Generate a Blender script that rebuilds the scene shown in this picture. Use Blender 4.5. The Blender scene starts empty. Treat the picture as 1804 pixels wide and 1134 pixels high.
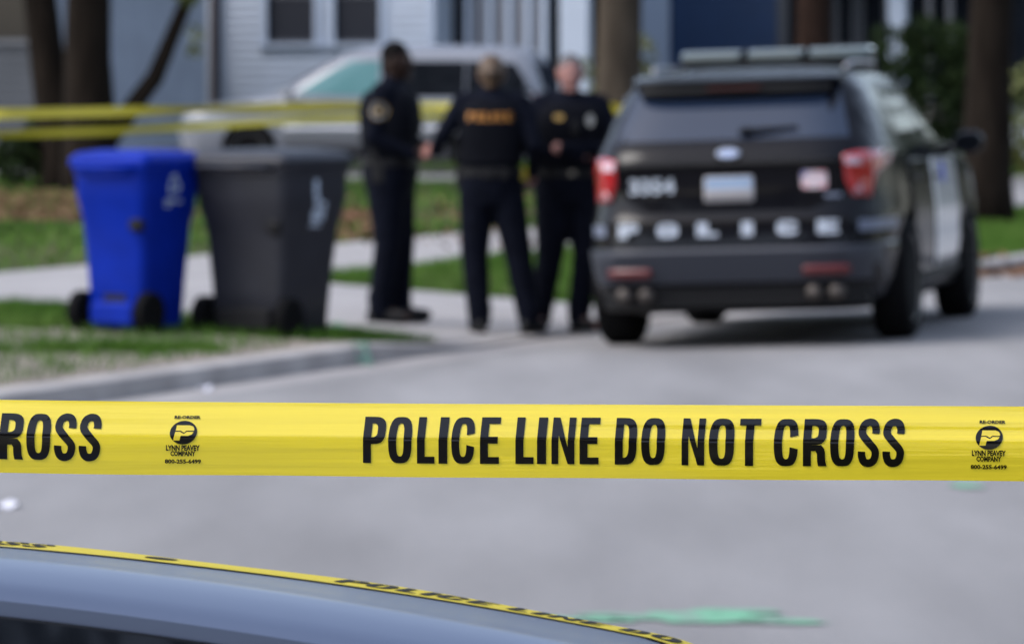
import bpy, bmesh, math, random
import numpy as np
from mathutils import Vector, Matrix, Euler
from mathutils.bvhtree import BVHTree
R = math.radians
random.seed(7); rng = np.random.default_rng(7)
sc = bpy.context.scene
col = sc.collection

# ------------------------------------------------------------------ camera, sky, sun, exposure
CAMZ, FPX, PITCH = 1.8, 8400.0, math.atan(467 / 8400)
cd = bpy.data.cameras.new('camera'); cam = bpy.data.objects.new('camera', cd); col.objects.link(cam)
cam.location = (0, 0, CAMZ); cam.rotation_euler = (math.pi / 2 - PITCH, 0, 0)
cd.sensor_width = 36; cd.lens = 36 * FPX / 1804; cd.clip_end = 6000; cd.clip_start = .1
cd.dof.use_dof = True; cd.dof.focus_distance = 4.8; cd.dof.aperture_fstop = 11.6; cd.dof.aperture_blades = 0
sc.camera = cam
w = bpy.data.worlds.new('World'); sc.world = w; w.use_nodes = True
nt = w.node_tree; bg = nt.nodes['Background']
sky = nt.nodes.new('ShaderNodeTexSky'); sky.sky_type = 'NISHITA'; sky.sun_disc = False
SUN_EL, SUN_AZ = R(48), R(249)
sky.sun_elevation = SUN_EL; sky.sun_rotation = SUN_AZ
sky.air_density = 1.0; sky.dust_density = 2.0; sky.ozone_density = 1.0
hs = nt.nodes.new('ShaderNodeHueSaturation'); hs.inputs['Saturation'].default_value = .7
nt.links.new(sky.outputs[0], hs.inputs['Color']); nt.links.new(hs.outputs[0], bg.inputs[0])
bg.inputs[1].default_value = .15
sl = bpy.data.lights.new('sun', 'SUN'); sl.energy = .7; sl.angle = R(25); sl.color = (1, .985, .965)
so = bpy.data.objects.new('sun', sl); col.objects.link(so)
# nishita rotation: 0 = +Y, clockwise seen from above
sdir = Vector((math.sin(SUN_AZ) * math.cos(SUN_EL), math.cos(SUN_AZ) * math.cos(SUN_EL), math.sin(SUN_EL)))
so.rotation_euler = sdir.to_track_quat('Z', 'Y').to_euler(); so.location = sdir * 50
vs = sc.view_settings; vs.view_transform = 'Standard'; vs.look = 'None'; vs.gamma = 1; vs.exposure = 1.42
vs.use_curve_mapping = False
sc.render.film_transparent = False
sc.cycles.max_bounces = 8

# ------------------------------------------------------------------ helpers
def link(o, parent=None):
    col.objects.link(o)
    if parent is not None: o.parent = parent
    return o

def tag(o, label=None, cat=None, group=None, kind=None):
    for k, v in (('label', label), ('category', cat), ('group', group), ('kind', kind)):
        if v: o[k] = v
    return o

def empty(name, loc=(0, 0, 0), rz=0, parent=None):
    o = bpy.data.objects.new(name, None); o.location = loc; o.rotation_euler = (0, 0, rz); o.empty_display_size = .2
    return link(o, parent)

MATS = {}
def mat(name, c, rough=.6, metal=0, spec=.5, coat=0, var=0, scale=8, bump=0, bscale=40, c2=None, trans=0, emit=None, detail=4, stretch=None, coat_rough=.05):
    m = bpy.data.materials.new(name); m.use_nodes = True; n = m.node_tree.nodes; L = m.node_tree.links
    b = n['Principled BSDF']
    b.inputs['Roughness'].default_value = rough; b.inputs['Metallic'].default_value = metal
    b.inputs['Specular IOR Level'].default_value = spec if (spec != .5 or rough < .65) else .05; b.inputs['Coat Weight'].default_value = coat
    b.inputs['Coat Roughness'].default_value = coat_rough
    b.inputs['Transmission Weight'].default_value = trans
    b.inputs['Base Color'].default_value = (*c, 1)
    if emit: b.inputs['Emission Color'].default_value = (*emit[:3], 1); b.inputs['Emission Strength'].default_value = emit[3]
    tc = n.new('ShaderNodeTexCoord')
    src = tc.outputs['Object']
    if stretch:
        mp = n.new('ShaderNodeMapping'); mp.inputs['Scale'].default_value = stretch
        L.new(src, mp.inputs['Vector']); src = mp.outputs[0]
    if var or c2:
        nz = n.new('ShaderNodeTexNoise'); nz.inputs['Scale'].default_value = scale; nz.inputs['Detail'].default_value = detail
        L.new(src, nz.inputs['Vector'])
        r = n.new('ShaderNodeValToRGB')
        a = tuple(max(0, x * (1 - var)) for x in c); z = c2 if c2 else tuple(min(1, x * (1 + var)) for x in c)
        r.color_ramp.elements[0].color = (*a, 1); r.color_ramp.elements[1].color = (*z, 1)
        r.color_ramp.elements[0].position = .3; r.color_ramp.elements[1].position = .7
        L.new(nz.outputs['Fac'], r.inputs[0]); L.new(r.outputs[0], b.inputs['Base Color'])
    if bump:
        nb = n.new('ShaderNodeTexNoise'); nb.inputs['Scale'].default_value = bscale; nb.inputs['Detail'].default_value = 6
        bp = n.new('ShaderNodeBump'); bp.inputs['Strength'].default_value = bump; bp.inputs['Distance'].default_value = .02
        L.new(src, nb.inputs['Vector']); L.new(nb.outputs['Fac'], bp.inputs['Height']); L.new(bp.outputs[0], b.inputs['Normal'])
    MATS[name] = m
    return m

def mesh_obj(name, verts, faces, m, parent=None, smooth=False, angle=None):
    me = bpy.data.meshes.new(name); me.from_pydata([tuple(v) for v in verts], [], faces); me.update()
    if m is not None:
        for x in (m if isinstance(m, (list, tuple)) else [m]): me.materials.append(x)
    if smooth or angle:
        me.polygons.foreach_set('use_smooth', [True] * len(me.polygons))
        if angle: me.set_sharp_from_angle(angle=R(angle))
    return link(bpy.data.objects.new(name, me), parent)

class MB:
    """collects primitive shapes, then links them as one mesh object"""
    def __init__(s): s.v = []; s.f = []
    def add(s, v, f):
        o = len(s.v); s.v += [Vector(x) for x in v]; s.f += [[i + o for i in q] for q in f]; return s
    def box(s, c, d, rot=None):
        v = [Vector((x * d[0] / 2, y * d[1] / 2, z * d[2] / 2)) for x in (-1, 1) for y in (-1, 1) for z in (-1, 1)]
        if rot is not None: v = [rot @ p for p in v]
        v = [p + Vector(c) for p in v]
        return s.add(v, [(0, 1, 3, 2), (4, 6, 7, 5), (0, 4, 5, 1), (2, 3, 7, 6), (0, 2, 6, 4), (1, 5, 7, 3)])
    def bevbox(s, c, d, b=.01, rot=None):
        x, y, z = (q / 2 for q in d); v = []
        for sz in (-1, 1):
            for (ix, iz) in (((0, b)) , ((b, 0))) if False else ((b, 0), (0, b)):
                pass
        rings = [(-z, b), (-z + b, 0), (z - b, 0), (z, b)]
        for (zz, ins) in rings:
            X, Y = x - ins, y - ins; k = b
            for p in ((X - k, -Y), (X, -Y + k), (X, Y - k), (X - k, Y), (-X + k, Y), (-X, Y - k), (-X, -Y + k), (-X + k, -Y)):
                v.append(Vector((p[0], p[1], zz)))
        f = [tuple(range(7, -1, -1)), tuple(range(24, 32))]
        for r in range(3):
            for i in range(8): f.append((r * 8 + i, r * 8 + (i + 1) % 8, r * 8 + 8 + (i + 1) % 8, r * 8 + 8 + i))
        if rot is not None: v = [rot @ p for p in v]
        return s.add([p + Vector(c) for p in v], f)
    def loft(s, rings, cap=True, closed=True):
        n = len(rings[0]); v = [p for r in rings for p in r]; f = []
        for k in range(len(rings) - 1):
            for i in range(n if closed else n - 1):
                j = (i + 1) % n
                f.append((k * n + i, k * n + j, (k + 1) * n + j, (k + 1) * n + i))
        if cap:
            f.append(tuple(range(n - 1, -1, -1))); f.append(tuple(range((len(rings) - 1) * n, len(rings) * n)))
        return s.add(v, f)
    def tube(s, pts, rad, seg=10, cap=True):
        pts = [Vector(p) for p in pts]; rings = []
        ref = Vector((0, 0, 1)) if abs((pts[-1] - pts[0]).normalized().z) < .9 else Vector((1, 0, 0))
        for i, p in enumerate(pts):
            t = (pts[min(i + 1, len(pts) - 1)] - pts[max(i - 1, 0)]).normalized()
            a = t.cross(ref).normalized(); b = a.cross(t)
            r = rad[i] if hasattr(rad, '__len__') else rad
            rings.append([p + a * r * math.cos(q) + b * r * math.sin(q) for q in (2 * math.pi * k / seg for k in range(seg))])
        return s.loft(rings, cap)
    def capsule(s, p0, p1, r0, r1, seg=14, sq=1.0):
        p0, p1 = Vector(p0), Vector(p1); t = (p1 - p0); L = t.length; t = t / L if L > 1e-6 else Vector((0, 0, 1))
        ref = Vector((0, 1, 0)) if abs(t.y) < .8 else Vector((1, 0, 0))
        a = t.cross(ref).normalized(); b = a.cross(t); rings = []
        for k in range(1, 6):
            q = k / 6 * math.pi / 2; rings.append((p0 - t * r0 * math.cos(q), r0 * math.sin(q)))
        rings.append((p0, r0)); rings.append((p1, r1))
        for k in range(5, 0, -1):
            q = k / 6 * math.pi / 2; rings.append((p1 + t * r1 * math.cos(q), r1 * math.sin(q)))
        return s.loft([[c + a * r * math.cos(q) + b * r * sq * math.sin(q) for q in (2 * math.pi * k / seg for k in range(seg))] for c, r in rings])
    def ellip(s, c, r, seg=20, rows=12, fn=None):
        c = Vector(c); rings = []
        for k in range(1, rows):
            ph = math.pi * k / rows; ring = []
            for i in range(seg):
                th = 2 * math.pi * i / seg
                p = Vector((r[0] * math.sin(ph) * math.cos(th), r[1] * math.sin(ph) * math.sin(th), -r[2] * math.cos(ph)))
                if fn: p = fn(p)
                ring.append(c + p)
            rings.append(ring)
        return s.loft(rings)
    def lathe_x(s, prof, c=(0, 0, 0), seg=28):
        """revolve (x, r) round the x axis"""
        c = Vector(c)
        return s.loft([[c + Vector((x, r * math.cos(q), r * math.sin(q))) for q in (2 * math.pi * k / seg for k in range(seg))] for x, r in prof], cap=True)
    def xf(s, M): s.v = [M @ p for p in s.v]; return s
    def build(s, name, m, parent=None, smooth=False, angle=None): return mesh_obj(name, s.v, s.f, m, parent, smooth, angle)

def remesh_obj(name, mb, vox, m, parent, smooth_it=4):
    """fuse overlapping shapes into one continuous skin"""
    o = mb.build(name, m, parent)
    a = o.modifiers.new('r', 'REMESH'); a.mode = 'VOXEL'; a.voxel_size = vox
    b = o.modifiers.new('s', 'SMOOTH'); b.iterations = smooth_it; b.factor = .5
    dg = bpy.context.evaluated_depsgraph_get(); dg.update()
    me = bpy.data.meshes.new_from_object(o.evaluated_get(dg)); o.modifiers.clear(); old = o.data; o.data = me
    me.name = name; bpy.data.meshes.remove(old)
    me.polygons.foreach_set('use_smooth', [True] * len(me.polygons))
    if not me.materials: me.materials.append(m)
    return o

def bvh_of(o):
    bm = bmesh.new(); bm.from_mesh(o.data); t = BVHTree.FromBMesh(bm); bm.free(); return t

def patch(name, polys, fmap, m, parent=None, cuts_u=(), cuts_v=(), solid=0, smooth=True):
    """polys drawn in (u, v), cut along grid lines and laid on a surface by fmap(u, v)"""
    bm = bmesh.new()
    for p in polys:
        vv = [bm.verts.new((x, y, 0)) for x, y in p]
        try: bm.faces.new(vv)
        except ValueError: pass
    for ax, cuts in ((0, cuts_u), (1, cuts_v)):
        for c in cuts:
            no = (1, 0, 0) if ax == 0 else (0, 1, 0); co = (c, 0, 0) if ax == 0 else (0, c, 0)
            bmesh.ops.bisect_plane(bm, geom=bm.verts[:] + bm.edges[:] + bm.faces[:], plane_co=co, plane_no=no)
    bmesh.ops.triangulate(bm, faces=[f for f in bm.faces if len(f.verts) > 4])
    for v in bm.verts: v.co = Vector(fmap(v.co.x, v.co.y))
    me = bpy.data.meshes.new(name); bm.to_mesh(me); bm.free()
    me.materials.append(m)
    if smooth: me.polygons.foreach_set('use_smooth', [True] * len(me.polygons))
    o = link(bpy.data.objects.new(name, me), parent)
    if solid:
        s = o.modifiers.new('t', 'SOLIDIFY'); s.thickness = solid; s.offset = 0
    return o

def rrect(x0, y0, x1, y1, r, n=5):
    p = []
    for cx, cy, a in ((x1 - r, y0 + r, -90), (x1 - r, y1 - r, 0), (x0 + r, y1 - r, 90), (x0 + r, y0 + r, 180)):
        for k in range(n + 1):
            q = R(a + 90 * k / n); p.append((cx + r * math.cos(q), cy + r * math.sin(q)))
    return p
def ellipse(cx, cy, rx, ry, n=28): return [(cx + rx * math.cos(2 * math.pi * k / n), cy + ry * math.sin(2 * math.pi * k / n)) for k in range(n)]

# ---- block letters: each glyph is a list of polygons in a box of width w and height 1
GW = dict(P=.46, O=.49, L=.38, I=.17, C=.49, E=.40, N=.48, D=.46, T=.43, R=.48, S=.46)
def _se(a, n): return math.copysign(abs(a) ** (2 / n), a)
def _strip(o, i):
    return [(o[k], o[k + 1], i[k + 1], i[k]) for k in range(len(o) - 1)]
def _ring(x0, x1, y0, y1, t, h, a0, a1, n=3, N=26):
    cx, cy = (x0 + x1) / 2, (y0 + y1) / 2; rx, ry = (x1 - x0) / 2, (y1 - y0) / 2
    A = [R(a0 + (a1 - a0) * k / N) for k in range(N + 1)]
    return _strip([(cx + rx * _se(math.cos(a), n), cy + ry * _se(math.sin(a), n)) for a in A],
                  [(cx + (rx - t) * _se(math.cos(a), n), cy + (ry - h) * _se(math.sin(a), n)) for a in A])
def _half(x0, x1, y0, y1, t, h, n=3.2, N=16):
    cy, ry = (y0 + y1) / 2, (y1 - y0) / 2; A = [R(90 - 180 * k / N) for k in range(N + 1)]
    return _strip([(x0 + (x1 - x0) * abs(math.cos(a)) ** (2 / n), cy + ry * _se(math.sin(a), n)) for a in A],
                  [(x0 + (x1 - x0 - t) * abs(math.cos(a)) ** (2 / n), cy + (ry - h) * _se(math.sin(a), n)) for a in A])
def _rect(x0, y0, x1, y1): return [[(x0, y0), (x1, y0), (x1, y1), (x0, y1)]]
def _stroke(pts, t):
    # catmull-rom through pts, offset both ways
    P = [pts[0]] + list(pts) + [pts[-1]]; c = []
    for k in range(1, len(P) - 2):
        for q in range(6):
            u = q / 6; a, b, d, e = P[k - 1], P[k], P[k + 1], P[k + 2]
            c.append(tuple(.5 * (2 * b[i] + (d[i] - a[i]) * u + (2 * a[i] - 5 * b[i] + 4 * d[i] - e[i]) * u * u + (3 * b[i] - a[i] - 3 * d[i] + e[i]) * u ** 3) for i in (0, 1)))
    c.append(pts[-1]); L = []; Rr = []
    for k, p in enumerate(c):
        a, b = c[max(k - 1, 0)], c[min(k + 1, len(c) - 1)]; dx, dy = b[0] - a[0], b[1] - a[1]; l = math.hypot(dx, dy) or 1
        L.append((p[0] - dy / l * t, p[1] + dx / l * t)); Rr.append((p[0] + dy / l * t, p[1] - dx / l * t))
    return _strip(L, Rr)
def glyph(ch, t=.168, h=.145):
    w = GW[ch]
    if ch == 'O': return _ring(0, w, 0, 1, t, h, 0, 360, N=40)
    if ch == 'C': return _ring(0, w, 0, 1, t, h, 9, 351, N=38)
    if ch == 'I': return _rect(0, 0, w, 1)
    if ch == 'L': return _rect(0, 0, t, 1) + _rect(t, 0, w, h)
    if ch == 'T': return _rect(0, 1 - h, w, 1) + _rect((w - t) / 2, 0, (w + t) / 2, 1 - h)
    if ch == 'E': return _rect(0, 0, t, 1) + _rect(t, 0, w, h) + _rect(t, 1 - h, w, 1) + _rect(t, .5 - h / 2, w * .93, .5 + h / 2)
    if ch == 'N': return _rect(0, 0, t * .85, 1) + _rect(w - t * .85, 0, w, 1) + [[(t * .85, .62), (w - t * .85, 0), (w - t * .85, .36), (t * .85, 1)]]
    if ch == 'D': return _rect(0, 0, t, 1) + _half(t, w, 0, 1, t, h)
    if ch == 'P': return _rect(0, 0, t, 1) + _half(t, w, .40, 1, t, h)
    if ch == 'R': return _rect(0, 0, t, 1) + _half(t, w, .44, 1, t, h) + [[(t, .44), (w - .10, .44), (w - .035, .36), (w - .02, .28), (w - .012, .10), (w + .015, 0), (w - t + .005, 0), (w - t - .015, .10), (w - t - .02, .26), (w - t - .05, .315), (t, .315)]]
    if ch == 'S':
        a = t / 2
        return _stroke([(w - a, .69), (w - a, .78), (w - .13, .90), (w / 2, .935), (.13, .89), (a, .78), (.10, .66), (w / 2, .50), (w - .10, .35), (w - a, .23), (w - .13, .11), (w / 2, .065), (.13, .10), (a, .22), (a, .31)], t / 2 * .96)
def spell(items, x_of, y0, hgt, t=.168, h=.145):
    """items: [(char, x0, x1)] -> polygons"""
    out = []
    for ch, x0, x1 in items:
        for p in glyph(ch, t, h): out.append([(x0 + q[0] / GW[ch] * (x1 - x0), y0 + q[1] * hgt) for q in p])
    return out

def font_polys(text, x, y, width, hgt, shear=0):
    """Blender's own font as triangles, fitted to a box centred on x with its foot at y"""
    c = bpy.data.curves.new('t', 'FONT'); c.body = text; c.resolution_u = 2; c.offset = .042
    o = bpy.data.objects.new('t', c); col.objects.link(o)
    dg = bpy.context.evaluated_depsgraph_get(); dg.update(); me = bpy.data.meshes.new_from_object(o.evaluated_get(dg))
    V = [v.co.copy() for v in me.vertices]; F = [list(p.vertices) for p in me.polygons]
    bpy.data.objects.remove(o); bpy.data.curves.remove(c); bpy.data.meshes.remove(me)
    x0, x1 = min(v.x for v in V), max(v.x for v in V); y0, y1 = min(v.y for v in V), max(v.y for v in V)
    g = lambda v: (x + ((v.x - x0) / (x1 - x0) - .5) * width + shear * (v.y - y0) / (y1 - y0) * hgt, y + (v.y - y0) / (y1 - y0) * hgt)
    return [[g(V[i]) for i in f] for f in F]

# ------------------------------------------------------------------ the place: street axes
KA = R(22.8)
KN = Vector((math.cos(KA), -math.sin(KA), 0)); KK = Vector((math.sin(KA), math.cos(KA), 0)); KO = Vector((-2.2, 25.2, 0))
def dk(x, y): v = Vector((x, y, 0)) - KO; return v.dot(KN), v.dot(KK)
def xy(d, k): p = KO + KN * d + KK * k; return p.x, p.y
def sstep(a, b, t):
    t = max(0., min(1., (t - a) / (b - a))); return t * t * (3 - 2 * t)
DW0, DW1 = 4.7, 8.6          # driveway, metres along the street
def apron(k): return sstep(3.0, DW0, k) * (1 - sstep(DW1, DW1 + 1.4, k))
def gz(d, k):
    if d > .18:
        return .12 * math.sin(math.pi * min(1, max(0, (d - .18) / 9.6))) if d < 9.78 else (.13 if d > 9.8 else .0)
    if d > 0: return .115 * (1 - apron(k)) + .025 * apron(k)
    if d > -3.1: return (.115 - .028 * d) * (1 - apron(k)) + (.03 - .055 * d) * apron(k)
    if d > -5.4: return .20
    return .20 + .001 * (-5.4 - d)
def gzw(x, y): return gz(*dk(x, y))
def ray(px, py):
    u, v = (px - 902) / FPX, (567 - py) / FPX
    c, s = math.cos(PITCH), math.sin(PITCH)
    return Vector((u, c + v * s, -s + v * c))
def at(px, py, z=None):
    """ground point seen at a photograph pixel"""
    r = ray(px, py); o = Vector((0, 0, CAMZ))
    if z is not None: return o + r * ((z - CAMZ) / r.z)
    lo, hi = 5., 120.
    for _ in range(50):
        m = (lo + hi) / 2; p = o + r * m
        if p.z > gzw(p.x, p.y): lo = m
        else: hi = m
    p = o + r * lo; p.z = gzw(p.x, p.y); return p
def far(px, py, Y):
    r = ray(px, py); return Vector((0, 0, CAMZ)) + r * (Y / r.y)

# ------------------------------------------------------------------ materials
asphalt = mat('asphalt', (.208, .202, .203), .85, var=.17, scale=1.0, detail=9, bump=.3, bscale=60, stretch=(1.5, .28, 1))
concrete = mat('concrete', (.275, .262, .26), .85, var=.12, scale=1.5, detail=8, bump=.2, bscale=60)
kerb_m = mat('kerb_concrete', (.33, .31, .30), .85, var=.2, scale=3, detail=8, bump=.2, bscale=50)
gutter_m = mat('gutter_concrete', (.27, .255, .25), .85, var=.15, scale=2, detail=8)
soil = mat('soil', (.19, .165, .14), .95, var=.25, scale=3, detail=8, bump=.5, bscale=30)
lawn_m = mat('lawn_soil', (.030, .052, .014), .95, c2=(.075, .068, .032), scale=.8, detail=8)
grass_m = mat('grass_blades', (.040, .098, .012), .7, c2=(.085, .15, .03), scale=1.2)
leaf_l = mat('dry_leaves', (.12, .06, .035), .8, c2=(.20, .12, .08), scale=9)
bark = mat('bark', (.012, .009, .007), .9, var=.35, scale=7, bump=.8, bscale=14, stretch=(1, 1, .25))  # darker than real bark: crown shade is put into the colour
bark2 = mat('grey_bark', (.045, .036, .028), .9, var=.35, scale=7, bump=.8, bscale=14, stretch=(1, 1, .25))
leaf_d = mat('dark_foliage', (.010, .017, .007), .7, c2=(.022, .036, .012), scale=1.5)
leaf_y = mat('spring_foliage', (.05, .075, .012), .6, c2=(.13, .13, .02), scale=1.5)
black_paint = mat('black_paint', (.003, .003, .005), .22, coat=.22, spec=.08)
white_paint = mat('white_paint', (.66, .67, .69), .3, coat=1)
silver = mat('silver_paint', (.16, .17, .19), .38, metal=.35, coat=1)
van_paint = mat('pale_silver_paint', (.16, .17, .20), .35, metal=.1, coat=.6)
blue_silver = mat('blue_silver_paint', (.075, .10, .165), .42, metal=.3, coat=.22, coat_rough=.14)
trim_b = mat('black_plastic', (.006, .006, .007), .6, spec=.2)
bump_m = mat('bumper_plastic', (.028, .031, .042), .5, spec=.3)
rubber = mat('rubber', (.006, .006, .0065), .85)
alloy = mat('alloy', (.30, .30, .32), .35, metal=.8)
chrome = mat('chrome', (.75, .76, .78), .12, metal=1)
glass_d = mat('dark_glass', (.004, .005, .007), .05, spec=.1)
glass_rear = mat('rear_glass', (.012, .020, .040), .05, spec=.55)
glass_t = mat('teal_glass', (.085, .19, .20), .08)
red_lens = mat('red_lens', (.30, .008, .010), .15, coat=1)
dull_red = mat('dull_red_lens', (.085, .008, .010), .3)
pale_lens = mat('pale_lens', (.36, .25, .29), .15, coat=1)
clear_lens = mat('clear_lens', (.095, .125, .14), .15, coat=1)
decal_w = mat('white_decal', (.34, .375, .44), .35)
decal_grey = mat('grey_decal', (.12, .14, .20), .35)
decal_b = mat('blue_decal', (.14, .20, .85), .3)
decal_r = mat('red_decal', (.55, .10, .12), .4)
plate_w = mat('plate_cream', (.42, .40, .41), .4)
plate_b = mat('plate_blue', (.24, .32, .45), .4)
plate_ink = mat('plate_ink', (.06, .08, .16), .5)
bin_blue = mat('blue_plastic', (.0005, .015, .23), .5, spec=.1, var=.12, scale=5)
bin_grey = mat('grey_plastic', (.018, .019, .026), .48, spec=.3, var=.15, scale=5)
print_w = mat('white_print', (.36, .42, .50), .6)
tape_y = mat('yellow_film', (.93, .72, .030), .13, spec=.7, coat=.7, coat_rough=.1, bump=.10, bscale=1.0, stretch=(2.2, 1, 85))
def translucent(m, c, f):
    n = m.node_tree.nodes; L = m.node_tree.links; t = n.new('ShaderNodeBsdfTranslucent'); t.inputs[0].default_value = (*c, 1)
    x = n.new('ShaderNodeMixShader'); x.inputs[0].default_value = f
    L.new(n['Principled BSDF'].outputs[0], x.inputs[1]); L.new(t.outputs[0], x.inputs[2]); L.new(x.outputs[0], n['Material Output'].inputs[0])
translucent(tape_y, (.95, .74, .05), .25)
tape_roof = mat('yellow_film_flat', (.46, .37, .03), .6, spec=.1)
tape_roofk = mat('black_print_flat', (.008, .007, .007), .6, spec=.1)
tape_k = mat('black_print', (.004, .003, .003), .15, spec=.38)
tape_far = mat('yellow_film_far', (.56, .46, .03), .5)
navy = mat('navy_cloth', (.0035, .0045, .009), .85, spec=.05, var=.25, scale=14, bump=.5, bscale=18)
navy2 = mat('navy_trousers', (.0035, .0045, .009), .85, spec=.05, var=.25, scale=14, bump=.5, bscale=18)
vest_m = mat('black_vest', (.004, .0045, .007), .8, spec=.05, bump=.4, bscale=30)
leather = mat('black_leather', (.005, .005, .006), .5, spec=.2)
skin_d = mat('deep_brown_skin', (.020, .010, .007), .6, spec=.2)
skin_p = mat('pink_skin', (.25, .12, .105), .55, spec=.3)
hair_k = mat('black_hair', (.004, .0035, .0035), .7)
hair_b = mat('blond_hair', (.060, .033, .015), .6, var=.4, scale=30, stretch=(1, 1, .2))
hair_g = mat('grey_hair', (.10, .095, .10), .7)
gold = mat('gold', (.36, .22, .06), .35, metal=.5)
orange = mat('amber_lettering', (.34, .135, .012), .6)
yel_p = mat('yellow_plastic', (.45, .34, .02), .5)
patch_w = mat('pale_patch', (.26, .26, .26), .8)
siding_w = mat('white_siding', (.39, .44, .53), .6, var=.06, scale=2)
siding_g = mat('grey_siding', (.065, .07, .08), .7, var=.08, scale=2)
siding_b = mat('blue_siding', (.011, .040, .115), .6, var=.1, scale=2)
shaded_wall = mat('shaded_wall', (.006, .006, .007), .8, var=.3, scale=2)  # near black: deep shade of porch and rooms put into the colour
trim_w = mat('white_trim', (.40, .46, .57), .5)
trim_g = mat('grey_trim', (.08, .085, .10), .6)
pane_m = mat('window_glass', (.010, .011, .013), .08, spec=.3)
blind_m = mat('grey_screen', (.030, .032, .040), .7)
brown = mat('brown_metal', (.030, .011, .007), .5)
shingle = mat('roof_shingles', (.05, .047, .045), .9, var=.3, scale=6)
green_p = mat('green_spray', (.13, .36, .22), .85, c2=(.20, .215, .21), scale=7, detail=10)
paper = mat('paper', (.58, .58, .64), .7)
found = mat('foundation_block', (.19, .18, .175), .9, var=.2, scale=4)

# ------------------------------------------------------------------ ground
def sheet(name, ds, ks, m, lift=0, z=None):
    V = []; F = []
    for k in ks:
        for d in ds:
            x, y = xy(d, k); V.append((x, y, (gz(d, k) if z is None else z) + lift))
    n = len(ds)
    for j in range(len(ks) - 1):
        for i in range(n - 1): F.append((j * n + i, j * n + i + 1, j * n + n + i + 1, j * n + n + i))
    return tag(mesh_obj(name, V, F, m, smooth=True), kind='structure')
def lin(a, b, n): return [a + (b - a) * i / n for i in range(n + 1)]
tag(mesh_obj('ground', [(-2500, -2500, -.35), (2500, -2500, -.35), (2500, 2500, -.35), (-2500, 2500, -.35)], [(0, 1, 2, 3)], lawn_m), kind='structure')
sheet('road', lin(.55, 9.4, 26), lin(-60, 160, 60), asphalt)
sheet('gutter', lin(.181, .55, 3), lin(-60, 160, 110), gutter_m)
sheet('gutter', lin(9.4, 9.779, 3), lin(-60, 160, 60), gutter_m)
kk = lin(-60, 2.6, 14) + lin(2.8, 10.2, 38) + lin(12, 160, 14)
def kerb_sheet(d0, d1, ks, hfun):
    prof = [(d0, lambda h: h), (d0 + .02, lambda h: h), (d1 - .03, lambda h: h), (d1 - .008, lambda h: h - .012 * min(1, h / .1)), (d1, lambda h: h * .6), (d1 + .002, lambda h: -.02)]
    V = []; F = []; n = len(prof)
    for k in ks:
        for d, g in prof:
            x, y = xy(d, k); V.append((x, y, g(hfun(k))))
    for j in range(len(ks) - 1):
        for i in range(n - 1): F.append((j * n + i, j * n + i + 1, j * n + n + i + 1, j * n + n + i))
    return tag(mesh_obj('kerb', V, F, kerb_m, angle=40), kind='structure')
kerb_sheet(-.0, .18, kk, lambda k: .115 * (1 - apron(k)) + .027 * apron(k))
tag(mesh_obj('kerb', [(*xy(d, k), z) for k in (-60, 160) for d, z in ((9.78, -.02), (9.785, .13), (9.96, .135))], [(0, 1, 4, 3), (1, 2, 5, 4)], kerb_m), kind='structure')
sheet('near_verge', lin(9.96, 40, 8), lin(-60, 160, 20), lawn_m)
sheet('verge', lin(-3.1, 0, 10), lin(-60, 2.5, 12) + lin(2.7, DW0, 10), soil)
sheet('verge', lin(-3.1, 0, 10), lin(DW1, 10.2, 8) + lin(11, 160, 30), lawn_m)
sheet('driveway', lin(-3.1, 0, 8), lin(DW0, DW1, 10), concrete, lift=.002)
# pavement cast in slabs with recessed joints
V = []; F = []
k = -40.0
while k < 110:
    if True:
        a, b = k + .008, k + 1.5 - .008; o = len(V)
        for (d, q, z) in ((-5.4, a, .203), (-3.1, a, .203), (-3.1, b, .203), (-5.4, b, .203), (-5.4, a, .17), (-3.1, a, .17), (-3.1, b, .17), (-5.4, b, .17)):
            V.append((*xy(d, q), z))
        F += [(o, o + 1, o + 2, o + 3), (o, o + 4, o + 5, o + 1), (o + 2, o + 6, o + 7, o + 3), (o + 1, o + 5, o + 6, o + 2), (o + 3, o + 7, o + 4, o)]
    k += 1.5
tag(mesh_obj('sidewalk', V, F, concrete), kind='structure')
sheet('lawn', lin(-70, -5.4, 24), lin(-60, 160, 40), lawn_m)
sheet('driveway', lin(-16, -5.4, 8), lin(DW0, DW1, 4), concrete, lift=.006)
sheet('driveway', lin(-26, -5.4, 12), lin(33.6, 38.8, 4), asphalt, lift=.006)

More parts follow.
